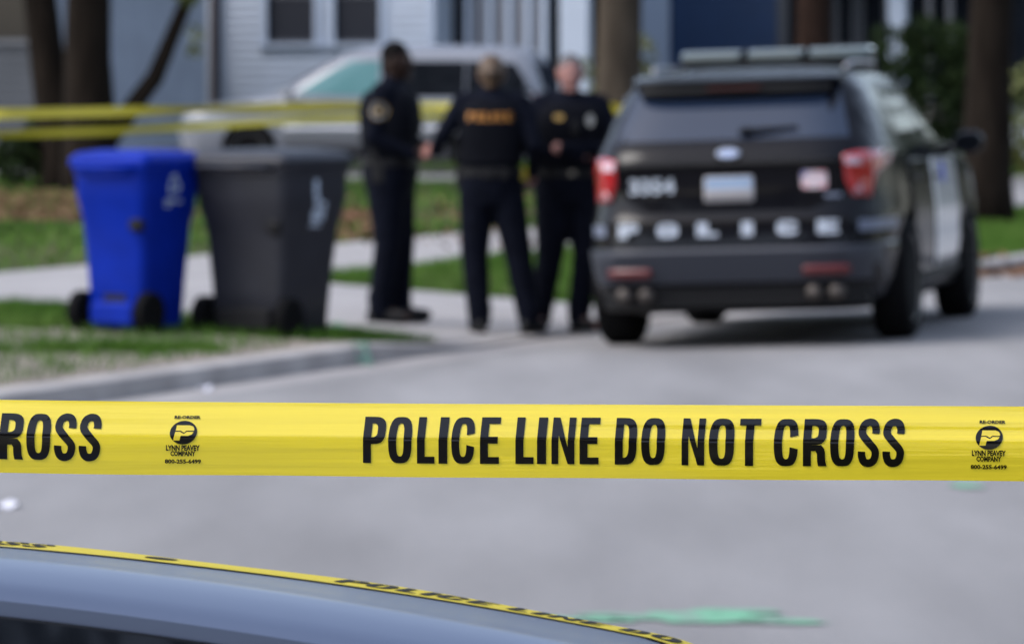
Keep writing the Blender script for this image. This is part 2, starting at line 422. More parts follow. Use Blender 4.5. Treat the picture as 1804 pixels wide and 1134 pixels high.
def vnoise(x, y, s, seed=0):
    x = x * s + seed * 17.3; y = y * s - seed * 9.1
    return (np.sin(x * 1.7 + 1.3 * np.sin(y * 1.1)) + np.sin(y * 2.3 + 1.7 * np.sin(x * .9 + 2)) + .7 * np.sin(x * 4.1 - y * 3.3) + .5 * np.sin(x * 7.3 + y * 8.1)) / 3.2
def blades(name, d, k, hmin, hmax, wid, m):
    n = len(d); X = KO.x + KN.x * d + KK.x * k; Y = KO.y + KN.y * d + KK.y * k
    Z = np.array([gz(a, b) for a, b in zip(d, k)])
    th = rng.uniform(0, 6.283, n); h = rng.uniform(hmin, hmax, n); lx = rng.normal(0, .45, n) * h; ly = rng.normal(0, .45, n) * h
    V = np.empty((n, 3, 3)); V[:, 0] = np.c_[X - np.cos(th) * wid, Y - np.sin(th) * wid, Z - .005]
    V[:, 1] = np.c_[X + np.cos(th) * wid, Y + np.sin(th) * wid, Z - .005]; V[:, 2] = np.c_[X + lx, Y + ly, Z + h]
    me = bpy.data.meshes.new(name); me.vertices.add(n * 3); me.vertices.foreach_set('co', V.ravel())
    me.loops.add(n * 3); me.loops.foreach_set('vertex_index', np.arange(n * 3)); me.polygons.add(n)
    me.polygons.foreach_set('loop_start', np.arange(n) * 3); me.polygons.foreach_set('loop_total', np.full(n, 3)); me.update(calc_edges=True)
    me.materials.append(m)
    return tag(link(bpy.data.objects.new(name, me)), kind='stuff')
def scatter(n, d0, d1, k0, k1, keep):
    d = rng.uniform(d0, d1, n); k = rng.uniform(k0, k1, n); m = keep(d, k) > rng.uniform(0, 1, n); return d[m], k[m]
blades('grass', *scatter(130000, -3.1, -.12, -4, DW0 + .05, lambda d, k: np.clip(
    np.clip((k - 3.05 + .4 * vnoise(d, k, 1.5)) / .8, 0, 1) * np.clip((-d - .1) * 1.6, .25, 1) + .9 * np.clip((vnoise(d, k, 1.3, 1) - .34) * 3, 0, 1) + .05, 0, 1)), .03, .085, .006, grass_m)
blades('grass', *scatter(70000, -3.1, -.02, DW1 - .03, 26, lambda d, k: np.clip(.75 + .4 * vnoise(d, k, .7), 0.1, 1)), .03, .08, .008, grass_m)
blades('grass', *scatter(110000, -26, -5.42, -6, 56, lambda d, k: np.clip(.55 + .75 * vnoise(d, k, .22, 3), .04, 1) * ~((k > 33.6) & (k < 38.8))), .04, .10, .02, grass_m)
def litter(d, k, s0, s1):
    n = len(d); V = np.empty((n, 4, 3)); X = KO.x + KN.x * d + KK.x * k; Y = KO.y + KN.y * d + KK.y * k
    Z = np.array([gz(a, b) for a, b in zip(d, k)]); s = rng.uniform(s0, s1, n); th = rng.uniform(0, 6.28, n); ti = rng.normal(0, .5, (n, 2))
    for i, (a, b) in enumerate(((1, 0), (0, .6), (-1, 0), (0, -.6))):
        x = (a * np.cos(th) - b * np.sin(th)) * s; y = (a * np.sin(th) + b * np.cos(th)) * s
        V[:, i] = np.c_[X + x, Y + y, Z + .03 + np.clip(x * ti[:, 0] + y * ti[:, 1], -.02, .08)]
    return mesh_obj('leaf_litter', V.reshape(-1, 3), np.arange(n * 4).reshape(n, 4).tolist(), leaf_l)
ld = []; lk = []
def leaf_zone(px0, px1, py0, py1, n):
    for _ in range(n):
        p = at(random.uniform(px0, px1), random.uniform(py0, py1)); a, b = dk(p.x, p.y); ld.append(a); lk.append(b)
leaf_zone(-40, 160, 338, 392, 2600); leaf_zone(120, 200, 340, 380, 350); leaf_zone(585, 665, 372, 425, 800); leaf_zone(1715, 1840, 455, 492, 700); leaf_zone(200, 1000, 335, 440, 500); leaf_zone(1000, 1700, 380, 470, 400)
tag(litter(np.array(ld), np.array(lk), .022, .05), kind='stuff')

# ------------------------------------------------------------------ houses (all square to the street)
def wall_x(px, base, yl=0.0):
    """local x on a wall plane (local y = yl) of a street-aligned frame at base, seen at pixel column px"""
    o = Vector(base) + KK * yl; r = Vector(((px - 902) / FPX, 1, 0))
    # o + KN*s = r*t
    den = KN.x * r.y - KN.y * r.x
    return (r.x * o.y - r.y * o.x) / den
def clapboard(name, x0, x1, z0, z1, m, parent, holes=(), y=0., pitch=.13):
    """lapped boards, each proud at its foot; holes are (x0, x1, z0, z1)"""
    mb = MB(); z = z0
    while z < z1 - .01:
        zt = min(z + pitch, z1)
        segs = [(x0, x1)]
        for hx0, hx1, hz0, hz1 in holes:
            if z < hz1 - .02 and zt > hz0 + .02:
                segs = [s for a, b in segs for s in ((a, min(b, hx0)), (max(a, hx1), b)) if s[1] - s[0] > .01]
        for a, b in segs:
            mb.add([(a, y - .022, z), (b, y - .022, z), (b, y - .004, zt), (a, y - .004, zt), (a, y, z), (b, y, z)], [(0, 1, 2, 3), (0, 4, 5, 1)])
        z = zt
    return mb.build(name, m, parent)
def window(parent, x0, x1, z0, z1, y=0., frame=trim_w, t=.09, screen=True):
    o = MB()
    o.box(((x0 + x1) / 2, y - .02, z1 + t / 2), (x1 - x0 + 2 * t, .06, t)).box(((x0 + x1) / 2, y - .03, z0 - .03), (x1 - x0 + 2 * t + .1, .12, .06))
    o.box((x0 - t / 2, y - .02, (z0 + z1) / 2), (t, .058, z1 - z0)).box((x1 + t / 2, y - .02, (z0 + z1) / 2), (t, .058, z1 - z0))
    fr = o.build('window', frame, parent)
    mesh_obj('pane', [(x0, y + .05, z0), (x1, y + .05, z0), (x1, y + .05, z1), (x0, y + .05, z1)], [(0, 1, 2, 3)], pane_m, fr)
    zm = (z0 + z1) / 2
    for z_ in (zm, z0 + .022): MB().box(((x0 + x1) / 2, y + .03, z_), (x1 - x0, .03, .044)).build('sash_rail', trim_g, fr)
    if screen: mesh_obj('screen', [(x0 + .02, y + .035, z0 + .045), (x1 - .02, y + .035, z0 + .045), (x1 - .02, y + .035, zm - .03), (x0 + .02, y + .035, zm - .03)], [(0, 1, 2, 3)], blind_m, fr)
    return fr
def gable(parent, x0, x1, y0, y1, z, h, over=.4):
    ym = (y0 + y1) / 2
    V = [(x0 - over, y0 - over, z - .1), (x1 + over, y0 - over, z - .1), (x1 + over, ym, z + h), (x0 - over, ym, z + h), (x1 + over, y1 + over, z - .1), (x0 - over, y1 + over, z - .1)]
    V += [(a, b, c - .16) for a, b, c in V]
    return mesh_obj('roof', V, [(0, 1, 2, 3), (3, 2, 4, 5), (6, 9, 8, 7), (9, 11, 10, 8), (0, 6, 7, 1), (5, 4, 10, 11), (1, 7, 8, 2), (2, 8, 10, 4), (0, 3, 9, 6), (3, 5, 11, 9)], shingle, parent)

# white house, its side wall along the neighbour's drive
AB = Vector((far(768, 100, 72).x, 72, .42))
hA = tag(empty('white_house', AB, -KA), 'white clapboard house with two dark windows behind the silver van', 'house')
XL = wall_x(60, AB)
wins = [(wall_x(472, AB), wall_x(556, AB), 1.58, 3.0), (wall_x(591, AB), wall_x(671, AB), 1.58, 3.0)]
clapboard('siding', XL, 0, .5, 5.4, siding_w, hA, wins)
wl = MB(); wl.box(((XL) / 2, 4.02, 2.9), (-XL - .02, 7.9, 5.0)); 
wl = MB()
for (a, b, c, d, zz0, zz1) in ((XL, 0, 8.0, 8.0, 0, 5.4),):
    wl.add([(a, .002, .45), (a, 8, .45), (0, 8, .45), (0, .002, .45), (a, .002, 5.4), (a, 8, 5.4), (0, 8, 5.4), (0, .002, 5.4)], [(0, 4, 5, 1), (1, 5, 6, 2), (2, 6, 7, 3), (4, 7, 6, 5)])
wl.build('wall', siding_w, hA)
MB().box((XL / 2, 3.95, .17), (-XL - .06, 7.86, .62)).build('foundation', found, hA)
for a in wins: window(hA, *a)
mesh_obj('room_back', [(XL + .1, 1.2, .5), (-.1, 1.2, .5), (-.1, 1.2, 5), (XL + .1, 1.2, 5)], [(0, 1, 2, 3)], shaded_wall, hA)
xd = wall_x(383, AB)
MB().tube([(xd, -.09, .55), (xd, -.09, 5.3)], .068, 10).tube([(xd, -.09, .56), (xd - .12, -.2, .44)], .06, 8).build('downspout', brown, hA)
MB().box((-.06, -.045, 2.95), (.12, .045, 4.9)).build('corner_board', trim_w, hA)
gable(hA, XL, 0, 0, 8, 5.4, 2.6)
# its enclosed front porch
px_ = lambda p: wall_x(p, AB, .6)
MB().box((px_(905), 3.0, .30), (px_(1046) - .06, 5.2, .55)).build('porch_base', found, hA)
pn = MB()
mesh_obj('porch_recess', [(.02, 2.4, .6), (px_(1046), 2.4, .6), (px_(1046), 2.4, 3.2), (.02, 2.4, 3.2)], [(0, 1, 2, 3)], shaded_wall, hA)
for p0, p1 in ((768, 774), (822, 829), (860, 868), (894, 902), (928, 936), (956, 964)):
    a, b = px_(p0), px_(p1); MB().box(((a + b) / 2, .6, 1.85), (b - a, .1, 2.5)).build('porch_post', trim_w, hA)
for p0, p1 in ((829, 860), (868, 894), (902, 928), (936, 956)):
    a, b = px_(p0), px_(p1); MB().box(((a + b) / 2, .63, 1.85), (b - a, .05, 2.5)).build('porch_panel', mat('porch_grey', (.17, .18, .21), .7), hA)
a, b = px_(774), px_(822); MB().box(((a + b) / 2, .64, 1.85), (b - a, .04, 2.5)).build('porch_screen', blind_m, hA)
a, b = px_(992), px_(1041); MB().box(((a + b) / 2, .55, 1.85), (b - a, .2, 2.5)).build('porch_column', siding_w, hA)
MB().box((px_(1046) / 2, 2.5, 3.2), (px_(1046) + .3, 4.4, .2)).build('porch_roof', shingle, hA)

# blue house with a deep porch
BB = Vector((far(1132, 100, 80).x, 80, .5))
hB = tag(empty('blue_house', BB, -KA), 'dark blue house with white trim and a shadowed porch behind the police car', 'house')
bx = lambda p, yl=0.: wall_x(p, BB, yl)
clapboard('siding', bx(1182), bx(1368), .6, 5.6, siding_b, hB, pitch=.11)
MB().box((bx(1156), -.01, 3.0), (bx(1180) - bx(1132), .1, 4.9)).build('corner_board', trim_w, hB)
MB().box((bx(1379), -.01, 3.0), (bx(1389) - bx(1369), .08, 4.9)).build('corner_board', trim_g, hB)
XR = bx(1790)
mesh_obj('wall', [(0, .002, .5), (XR, .002, .5), (XR, 8, .5), (0, 8, .5), (0, .002, 5.6), (XR, .002, 5.6), (XR, 8, 5.6), (0, 8, 5.6)], [(0, 1, 5, 4), (1, 2, 6, 5), (2, 3, 7, 6), (3, 0, 4, 7)], mat('porch_shade_wall', (.011, .013, .018), .8, var=.2, scale=2), hB)  # wall colour takes in the shade of the porch
MB().box((XR / 2, 3.9, .26), (XR - .04, 7.7, .6)).build('foundation', found, hB)
window(hB, bx(1478), bx(1500), 1.5, 3.2, frame=trim_g, screen=False)
window(hB, bx(1522), bx(1556), 1.5, 3.2, frame=trim_g, screen=False)
a, b = bx(1562, -1.2), bx(1600, -1.2); MB().box(((a + b) / 2, -1.2, 2.0), (b - a - .08, .2, 2.8)).build('porch_post', trim_w, hB)
for p in (1636, 1672):
    a = bx(p, -1.2); MB().box((a, -1.2, 2.0), (.09, .09, 2.8)).build('porch_post', trim_g, hB)
MB().box(((bx(1395) + XR) / 2, -.9, 3.5), (XR - bx(1395), 2.2, .22)).build('porch_roof', shingle, hB)
MB().box(((bx(1395) + XR) / 2, -.75, .35), (XR - bx(1395), 1.4, .3)).build('porch_deck', found, hB)
gable(hB, 0, XR, 0, 8, 5.6, 2.8)

# grey low building at the left edge
CB = Vector((far(88, 100, 66).x, 66, .4))
hC = tag(empty('grey_house', CB, -KA), 'shadowed grey house with a wide dark window at the left edge', 'house')
clapboard('siding', -6, 0, .2, 1.62, siding_g, hC)  # shade put into the front's colours: dim grey below, near black above
clapboard('siding', -6, 0, 3.1, 5.0, shaded_wall, hC)
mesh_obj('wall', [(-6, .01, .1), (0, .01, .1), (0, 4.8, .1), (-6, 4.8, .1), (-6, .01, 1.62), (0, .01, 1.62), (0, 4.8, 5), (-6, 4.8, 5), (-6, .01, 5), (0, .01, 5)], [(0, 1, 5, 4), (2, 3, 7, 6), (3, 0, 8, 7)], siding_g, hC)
sd_ = clapboard('siding', 0, 4.78, .2, 5.0, mat('shaded_siding', (.27, .30, .36), .6, var=.1, scale=2), hC); sd_.rotation_euler = (0, 0, R(90)); sd_.location = (.005, .02, 0)  # pale boards dimmed in their colour for the shade of the trees
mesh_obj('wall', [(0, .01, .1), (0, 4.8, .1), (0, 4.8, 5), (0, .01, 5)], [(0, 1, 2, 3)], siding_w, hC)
fr = MB().box((-3, .0, 1.60), (6, .14, .07)).box((-.04, .0, 2.36), (.08, .1, 1.44)).box((-5.96, 0, 2.36), (.08, .1, 1.44)).build('window', trim_g, hC)
for k in range(3):
    mesh_obj('pane', [(-5.9 + 1.96 * k, .06, 1.64), (-4.0 + 1.96 * k, .06, 1.64), (-4.0 + 1.96 * k, .06, 3.1), (-5.9 + 1.96 * k, .06, 3.1)], [(0, 1, 2, 3)], pane_m, fr)
mesh_obj('room_back', [(-5.9, 1.5, .3), (-.1, 1.5, .3), (-.1, 1.5, 4.9), (-5.9, 1.5, 4.9)], [(0, 1, 2, 3)], shaded_wall, hC)
gable(hC, -6, 0, 0, 4.8, 5.0, 2.0, .1)

# ------------------------------------------------------------------ trees and shrubs
def leaves_mesh(name, pts, size, m, parent):
    n = len(pts); a = rng.normal(0, 1, (n, 3)); a /= np.linalg.norm(a, axis=1)[:, None]
    b = np.cross(a, rng.normal(0, 1, (n, 3))); b /= np.linalg.norm(b, axis=1)[:, None]
    s = rng.uniform(.6, 1.4, n)[:, None] * size
    V = np.empty((n, 4, 3)); V[:, 0] = pts + a * s; V[:, 1] = pts + b * s * .55; V[:, 2] = pts - a * s; V[:, 3] = pts - b * s * .55
    return mesh_obj(name, V.reshape(-1, 3), np.arange(n * 4).reshape(n, 4).tolist(), m, parent)
def clumps(cs, n, rad):
    out = []
    for c in cs:
        p = rng.normal(0, 1, (n, 3)); p /= np.linalg.norm(p, axis=1)[:, None]
        out.append(np.array(c) + p * (rng.uniform(.25, 1, n) ** .5)[:, None] * rad * rng.uniform(.7, 1.3))
    return np.concatenate(out)
def wob(p0, p1, n, amp):
    p0, p1 = Vector(p0), Vector(p1)
    return [p0.lerp(p1, i / n) + Vector((random.gauss(0, amp), random.gauss(0, amp), 0)) * (0 if i in (0, n) else 1) for i in range(n + 1)]
def tree(label, base, lean, r, h, crown_z, crown_r, limbs, bk, lf, nl=34, flare=1.5, extra=None):
    t = tag(empty('tree', base), label, 'tree', 'street and garden trees')
    top = Vector((lean[0] * h, lean[1] * h, h))
    pts = [Vector((0, 0, -.1))] + wob((0, 0, .35), top, 7, r * .12)
    rad = [r * flare, r * 1.12] + [r * (1 - .55 * i / 7) for i in range(1, 8)]
    trunk = MB().tube(pts, rad, 12)
    trunk.build('trunk', bk, t, smooth=True)
    cs = []
    for (z0, dx, dy, z1, lr) in limbs:
        q0 = top * (z0 / h); q1 = q0 + Vector((dx, dy, z1))
        lp = wob(q0, q1, 5, .08); MB().tube(lp, [lr * (1 - .7 * i / 5) for i in range(6)], 8).build('limb', bk, t, smooth=True)
        cs.append(q1); cs.append(q0.lerp(q1, .65))
    for _ in range(14):
        a = random.uniform(0, 6.28); q = random.uniform(.3, 1) * crown_r
        cs.append(Vector((top.x + math.cos(a) * q, top.y + math.sin(a) * q, random.uniform(crown_z, h + crown_r * .6))))
    cs = [c for c in cs if c.z > crown_z - .3]
    leaves_mesh('crown', clumps(cs, nl * 5, crown_r * .42), .11, lf, t)
    if extra: extra(t)
    return t
def dlimb(px0, py0, px1, py1, Y, base, r0, r1, bend=0):
    a, b = far(px0, py0, Y) - Vector(base), far(px1, py1, Y + .5) - Vector(base)
    m = a.lerp(b, .5) + Vector((bend, 0, -abs(bend)))
    return [a, a.lerp(m, .5), m, m.lerp(b, .5), b], [r0, r0 * .9, (r0 + r1) / 2, r1 * 1.1, r1]
# left pair in front of the white house
bA = at(112, 338); bA.z -= .02
def exA(t): pass
tree('slim dark tree leaning left at the edge of the white house lawn', bA, (-.13, .02), .23, 8.5, 4.6, 2.6, [(3.6, -1.6, .4, 2.0, .07), (4.2, .8, -.6, 2.2, .07)], bark, leaf_d)
bB = at(160, 342)
def exB(t):
    p, r = dlimb(178, 262, 338, -20, bB.y - .1, bB, .13, .085, .10)
    p = [Vector((.02, 0, .25))] + p + [p[-1] + Vector((.9, .2, 1.2))]; r = [.14] + r + [.05]
    MB().tube(p, r, 9).build('limb', bark, t, smooth=True)
    cs = [far(330, -6, bB.y) - bB, far(345, 60, bB.y) - bB, far(180, -10, bB.y) - bB]
    tag(leaves_mesh('leaf_spray', clumps([cs[0]], 60, .22), .05, leaf_y, t), kind='stuff')
    tag(leaves_mesh('leaf_spray', clumps([cs[1], cs[1] + Vector((0, 0, -.18))], 22, .12), .045, leaf_y, t), kind='stuff')
tree('thick dark tree with a slanting limb behind the blue bin', bB, (.0, .01), .295, 9, 4.4, 3.2, [(3.6, -1.0, .5, 2.4, .1), (4.0, 1.4, -.6, 2.2, .09)], bark, leaf_d, extra=exB, flare=1.25)
bC = at(1097, 372)
tree('grey brown tree wrapped with yellow tape, between the officers and the police car', bC, (.0, .02), .255, 9, 4.6, 3.0, [(3.6, -1.4, .5, 2.0, .08), (4.2, 1.2, .4, 2.2, .08)], bark2, leaf_d)
bD = at(1737, 392)
tree('wide dark street tree on the verge right of the police car', bD, (.03, .02), .235, 9, 4.4, 3.4, [(3.6, -1.4, .5, 2.4, .1), (4.0, 1.5, .2, 2.2, .09)], bark, leaf_d, flare=1.35)
bE = far(1428, 300, 70); bE.z = .35
tree('brown tree trunk in front of the blue house porch', bE, (.0, .01), .28, 10, 4.8, 3.6, [(3.8, -1.6, .3, 2.4, .1), (4.4, 1.6, .4, 2.2, .09)], mat('brown_bark', (.022, .013, .010), .9, var=.3, scale=7, bump=.8, bscale=14), leaf_d)

def mass(name, spots, m):
    """unseen trees behind and right of the viewpoint, placed to be mirrored in paint, glass and film"""
    pts = []; tk = MB()
    for x, y, h, r in spots:
        tk.tube([(x, y, -.1), (x + .1, y, h * .5), (x, y + .1, h * .8)], [.25, .18, .08], 8)
        cs = [(x + random.uniform(-1, 1) * r, y + random.uniform(-1, 1) * r, random.uniform(.28, 1) * h) for _ in range(16)]
        pts.append(clumps(cs, 260, r * .5))
    o = leaves_mesh(name, np.concatenate(pts), .27, m, None); tk.build('trunk', bark, o)
    return tag(o, kind='stuff')
mass('treeline', [(-30, -16, 11, 4.5), (-22, -19, 12, 4.5), (-14, -15, 10, 4), (-7, -18, 12, 4.5), (0, -15, 10, 4), (8, -17, 12, 4.5), (15, -14, 11, 4.2), (23, -16, 12, 4.5), (31, -10, 11, 4.5), (-34, -6, 11, 4.5)], leaf_d)
mass('treeline', [(17, 112, 11, 4.5), (22, 96, 11, 4.5), (28, 86, 12, 4.5), (36, 78, 12, 5), (46, 72, 12, 5), (20, 104, 6, 3.5), (25, 91, 6, 3.5), (32, 82, 6, 3.5), (30, -2, 11, 4.5), (34, 12, 12, 4.5), (38, 26, 12, 4.8), (44, 40, 12, 5), (52, 58, 12, 5), (28, 5, 7, 3.5), (33, 19, 7, 3.5), (38, 33, 7, 3.8)], leaf_d)
tn = tree('broad tree overhanging the silver blue car', Vector((-4.6, 7.2, .1)), (.06, .0), .22, 8, 5.6, 2.6, [(3.5, 2.6, 1.0, 3.0, .11), (3.8, 3.6, -.5, 3.2, .1), (4.4, 1.0, 2.4, 2.6, .09)], bark, leaf_d, nl=46)
def shrub(label, base, cs, rad, n, lf, size=.06):
    t = tag(empty('bush', base), label, 'bush')
    st = MB()
    for c in cs[:5]: st.tube(wob((random.uniform(-.05, .05), random.uniform(-.05, .05), 0), Vector(c), 4, .03), [.022, .018, .015, .012, .008], 6)
    st.build('stem', bark, t); leaves_mesh('foliage', clumps(cs, n, rad), size, lf, t)
    return t
q = at(62, 338); shrub('dark straggly bush under the left trees', q, [(-.25, 0, .25), (0, .1, .4), (.2, 0, .25), (-.1, -.1, .6), (.1, .1, .75), (-.3, .1, .5)], .2, 130, leaf_d)
q = far(1640, 260, 58); q.z = .3
shrub('large dark green bush behind the police car', q, [(-.35, 0, 1.2), (.1, .1, 1.45), (.35, 0, 1.2), (0, -.2, .9), (-.3, .1, .7), (.3, 0, .6), (-.1, 0, 1.75), (.3, .1, 1.0), (-.45, 0, 1.55), (.25, 0, 1.65)], .34, 260, leaf_d, .06)
q = far(1772, 300, 60.5); q.z = .25
shrub('yellow green shrub at the right edge behind the street tree', q, [(-.1, 0, .5), (.2, 0, .9), (.5, .1, 1.1), (.1, .1, 1.2), (.6, 0, .6), (.3, 0, .3), (.9, 0, .9)], .34, 170, leaf_y, .06)
q = far(1085, 300, 60); q.z = .3
shrub('small green shrub behind the taped tree', q, [(-.2, 0, .9), (.35, .1, 1.2), (.1, 0, .6), (.3, 0, 1.5), (-.25, 0, 1.3)], .24, 90, leaf_y, .05)

# ------------------------------------------------------------------ vehicles
class Shell:
    """a car body as a stack of plan outlines; rows are (z, half width, rear y, front y, squareness)"""
    def __init__(s, rows): s.rows = rows
    def par(s, z):
        r = s.rows; z = max(r[0][0], min(r[-1][0], z))
        for a, b in zip(r, r[1:]):
            if z <= b[0]:
                t = (z - a[0]) / (b[0] - a[0]); return [a[i] + (b[i] - a[i]) * t for i in range(1, 5)]
    def rear(s, x, z, off=0.):
        w_, yr, yf, n = s.par(z); q = min(.995, abs(x) / w_); yc, hl = (yr + yf) / 2, (yf - yr) / 2
        return Vector((x, yc - hl * (1 - q ** n) ** (1 / n) - off, z))
    def side(s, y, z, sg=1, off=0.):
        w_, yr, yf, n = s.par(z); yc, hl = (yr + yf) / 2, (yf - yr) / 2; q = min(.995, abs(y - yc) / hl)
        return Vector((sg * (w_ * (1 - q ** n) ** (1 / n) + off), y, z))
    def mesh(s, name, m, parent, wheels=(), wr=.40, M=80):
        rings = []
        for z, w_, yr, yf, n in s.rows:
            yc, hl = (yr + yf) / 2, (yf - yr) / 2; ring = []
            for k in range(M):
                a = 2 * math.pi * (k + .5) / M
                ring.append(Vector((w_ * _se(math.cos(a), n), yc + hl * _se(math.sin(a), n), z)))
            rings.append(ring)
        o = MB().loft(rings).build(name, m, parent)
        if wheels:
            c = MB()
            for x, y, z in wheels: c.lathe_x([(-.32, .001), (-.32, wr), (.32, wr), (.32, .001)], (x, y, z), 32)
            co = c.build('cutter', None)
            b = o.modifiers.new('b', 'BOOLEAN'); b.operation = 'DIFFERENCE'; b.object = co; b.solver = 'EXACT'
            bpy.context.view_layer.update()
            dg = bpy.context.evaluated_depsgraph_get(); dg.update()
            me = bpy.data.meshes.new_from_object(o.evaluated_get(dg)); o.modifiers.clear(); o.data = me
            bpy.data.objects.remove(co)
        o.data.polygons.foreach_set('use_smooth', [True] * len(o.data.polygons)); o.data.set_sharp_from_angle(angle=R(32))
        return o
def wheel(parent, c, r, wd, side, m=alloy, steer=0):
    e = empty('wheel', c, steer, parent); h = wd / 2
    MB().lathe_x([(-h * .9, r * .68), (-h, r * .80), (-h * .95, r * .93), (-h * .7, r), (h * .7, r), (h * .95, r * .93), (h, r * .80), (h * .9, r * .68)]).build('tyre', rubber, e, angle=50)
    rim = MB(); s = side
    rim.lathe_x([(s * h * .55, r * .60), (s * h * .88, r * .66), (s * h * .92, r * .70), (s * h * .5, r * .70)])
    rim.lathe_x([(s * h * .3, r * .18), (s * h * .8, r * .18), (s * h * .84, r * .12), (s * h * .84, r * .02)])
    for k in range(5):
        q = 2 * math.pi * k / 5; rm = Matrix.Rotation(q, 3, 'X')
        rim.box(rm @ Vector((s * h * .68, 0, r * .38)), (h * .25, r * .20, r * .52), rm)
    rim.build('rim', m, e, angle=40)
    MB().lathe_x([(s * h * .1, r * .66), (s * h * .2, r * .66)]).build('brake_disc', trim_b, e)
    return e
def grid_cuts(a, b, step): return [a + step * i for i in range(1, int((b - a) / step) + 1)]

# ---- police car
SV = Shell([(.22, .84, .30, 4.80, 7), (.30, .94, .12, 4.92, 7), (.42, .975, .04, 4.99, 7), (.58, .99, .0, 5.02, 7), (.625, .99, .0, 5.02, 7), (.64, .985, .055, 5.02, 7), (.75, .99, .075, 5.0, 7),
            (.80, .992, .075, 4.98, 7), (.86, .985, .115, 4.96, 7), (.98, .975, .125, 4.9, 7), (1.06, .968, .125, 4.78, 7), (1.12, .958, .105, 4.5, 7), (1.17, .948, .115, 4.0, 7), (1.24, .928, .155, 3.55, 7),
            (1.30, .90, .215, 3.40, 7), (1.45, .84, .345, 3.02, 7), (1.60, .765, .475, 2.65, 7), (1.68, .70, .55, 2.35, 7), (1.715, .65, .60, 2.1, 6), (1.74, .52, .75, 1.85, 5), (1.752, .28, 1.0, 1.6, 4)])
TH = R(13)
suv = tag(empty('police_car'), 'black police SUV with white lettering across its tail and a light bar', 'police car')
WH = .385
ax = [(.89, 1.06, WH), (-.89, 1.06, WH), (.89, 3.92, WH), (-.89, 3.92, WH)]
SV.mesh('body', black_paint, suv, ax, .44)
for (x, y, z) in ax: wheel(suv, (x, y, z), WH, .25, 1 if x > 0 else -1)
MB().bevbox((0, 2.5, .30), (1.3, 4.0, .16), .02).build('underbody', trim_b, suv)
F2 = lambda off: (lambda u, v: SV.rear(u, v, off))
S2 = lambda sg, off: (lambda u, v: SV.side(u, v, sg, off))
rg = [(-.74, 1.30), (.74, 1.30), (.655, 1.60), (.62, 1.645), (-.62, 1.645), (-.655, 1.60)]
patch('rear_window', [rg], F2(.004), glass_rear, suv, grid_cuts(-.74, .74, .1), grid_cuts(1.30, 1.64, .05))
# spoiler lip overhanging the glass, its shaded underside built as a black wedge
sp = MB(); rings = []
for i in range(15):
    x = -.66 + 1.32 * i / 14; yb = SV.rear(x, 1.66).y
    rings.append([Vector((x, yb + .18, 1.722)), Vector((x, yb - .06, 1.705)), Vector((x, yb - .17, 1.678)), Vector((x, yb - .175, 1.662)), Vector((x, yb - .06, 1.63)), Vector((x, yb + .12, 1.62))])
sp.loft(rings).build('spoiler', black_paint, suv, angle=50)
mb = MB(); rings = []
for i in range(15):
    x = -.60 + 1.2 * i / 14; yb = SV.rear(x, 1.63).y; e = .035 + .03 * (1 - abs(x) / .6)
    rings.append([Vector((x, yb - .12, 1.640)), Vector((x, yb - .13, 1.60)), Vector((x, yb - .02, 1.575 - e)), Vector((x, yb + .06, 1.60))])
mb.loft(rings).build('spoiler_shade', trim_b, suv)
MB().box((0, SV.rear(0, 1.63).y - .134, 1.622), (.34, .01, .022)).build('high_brake_light', mat('dark_red_lens', (.03, .004, .004), .3), suv)
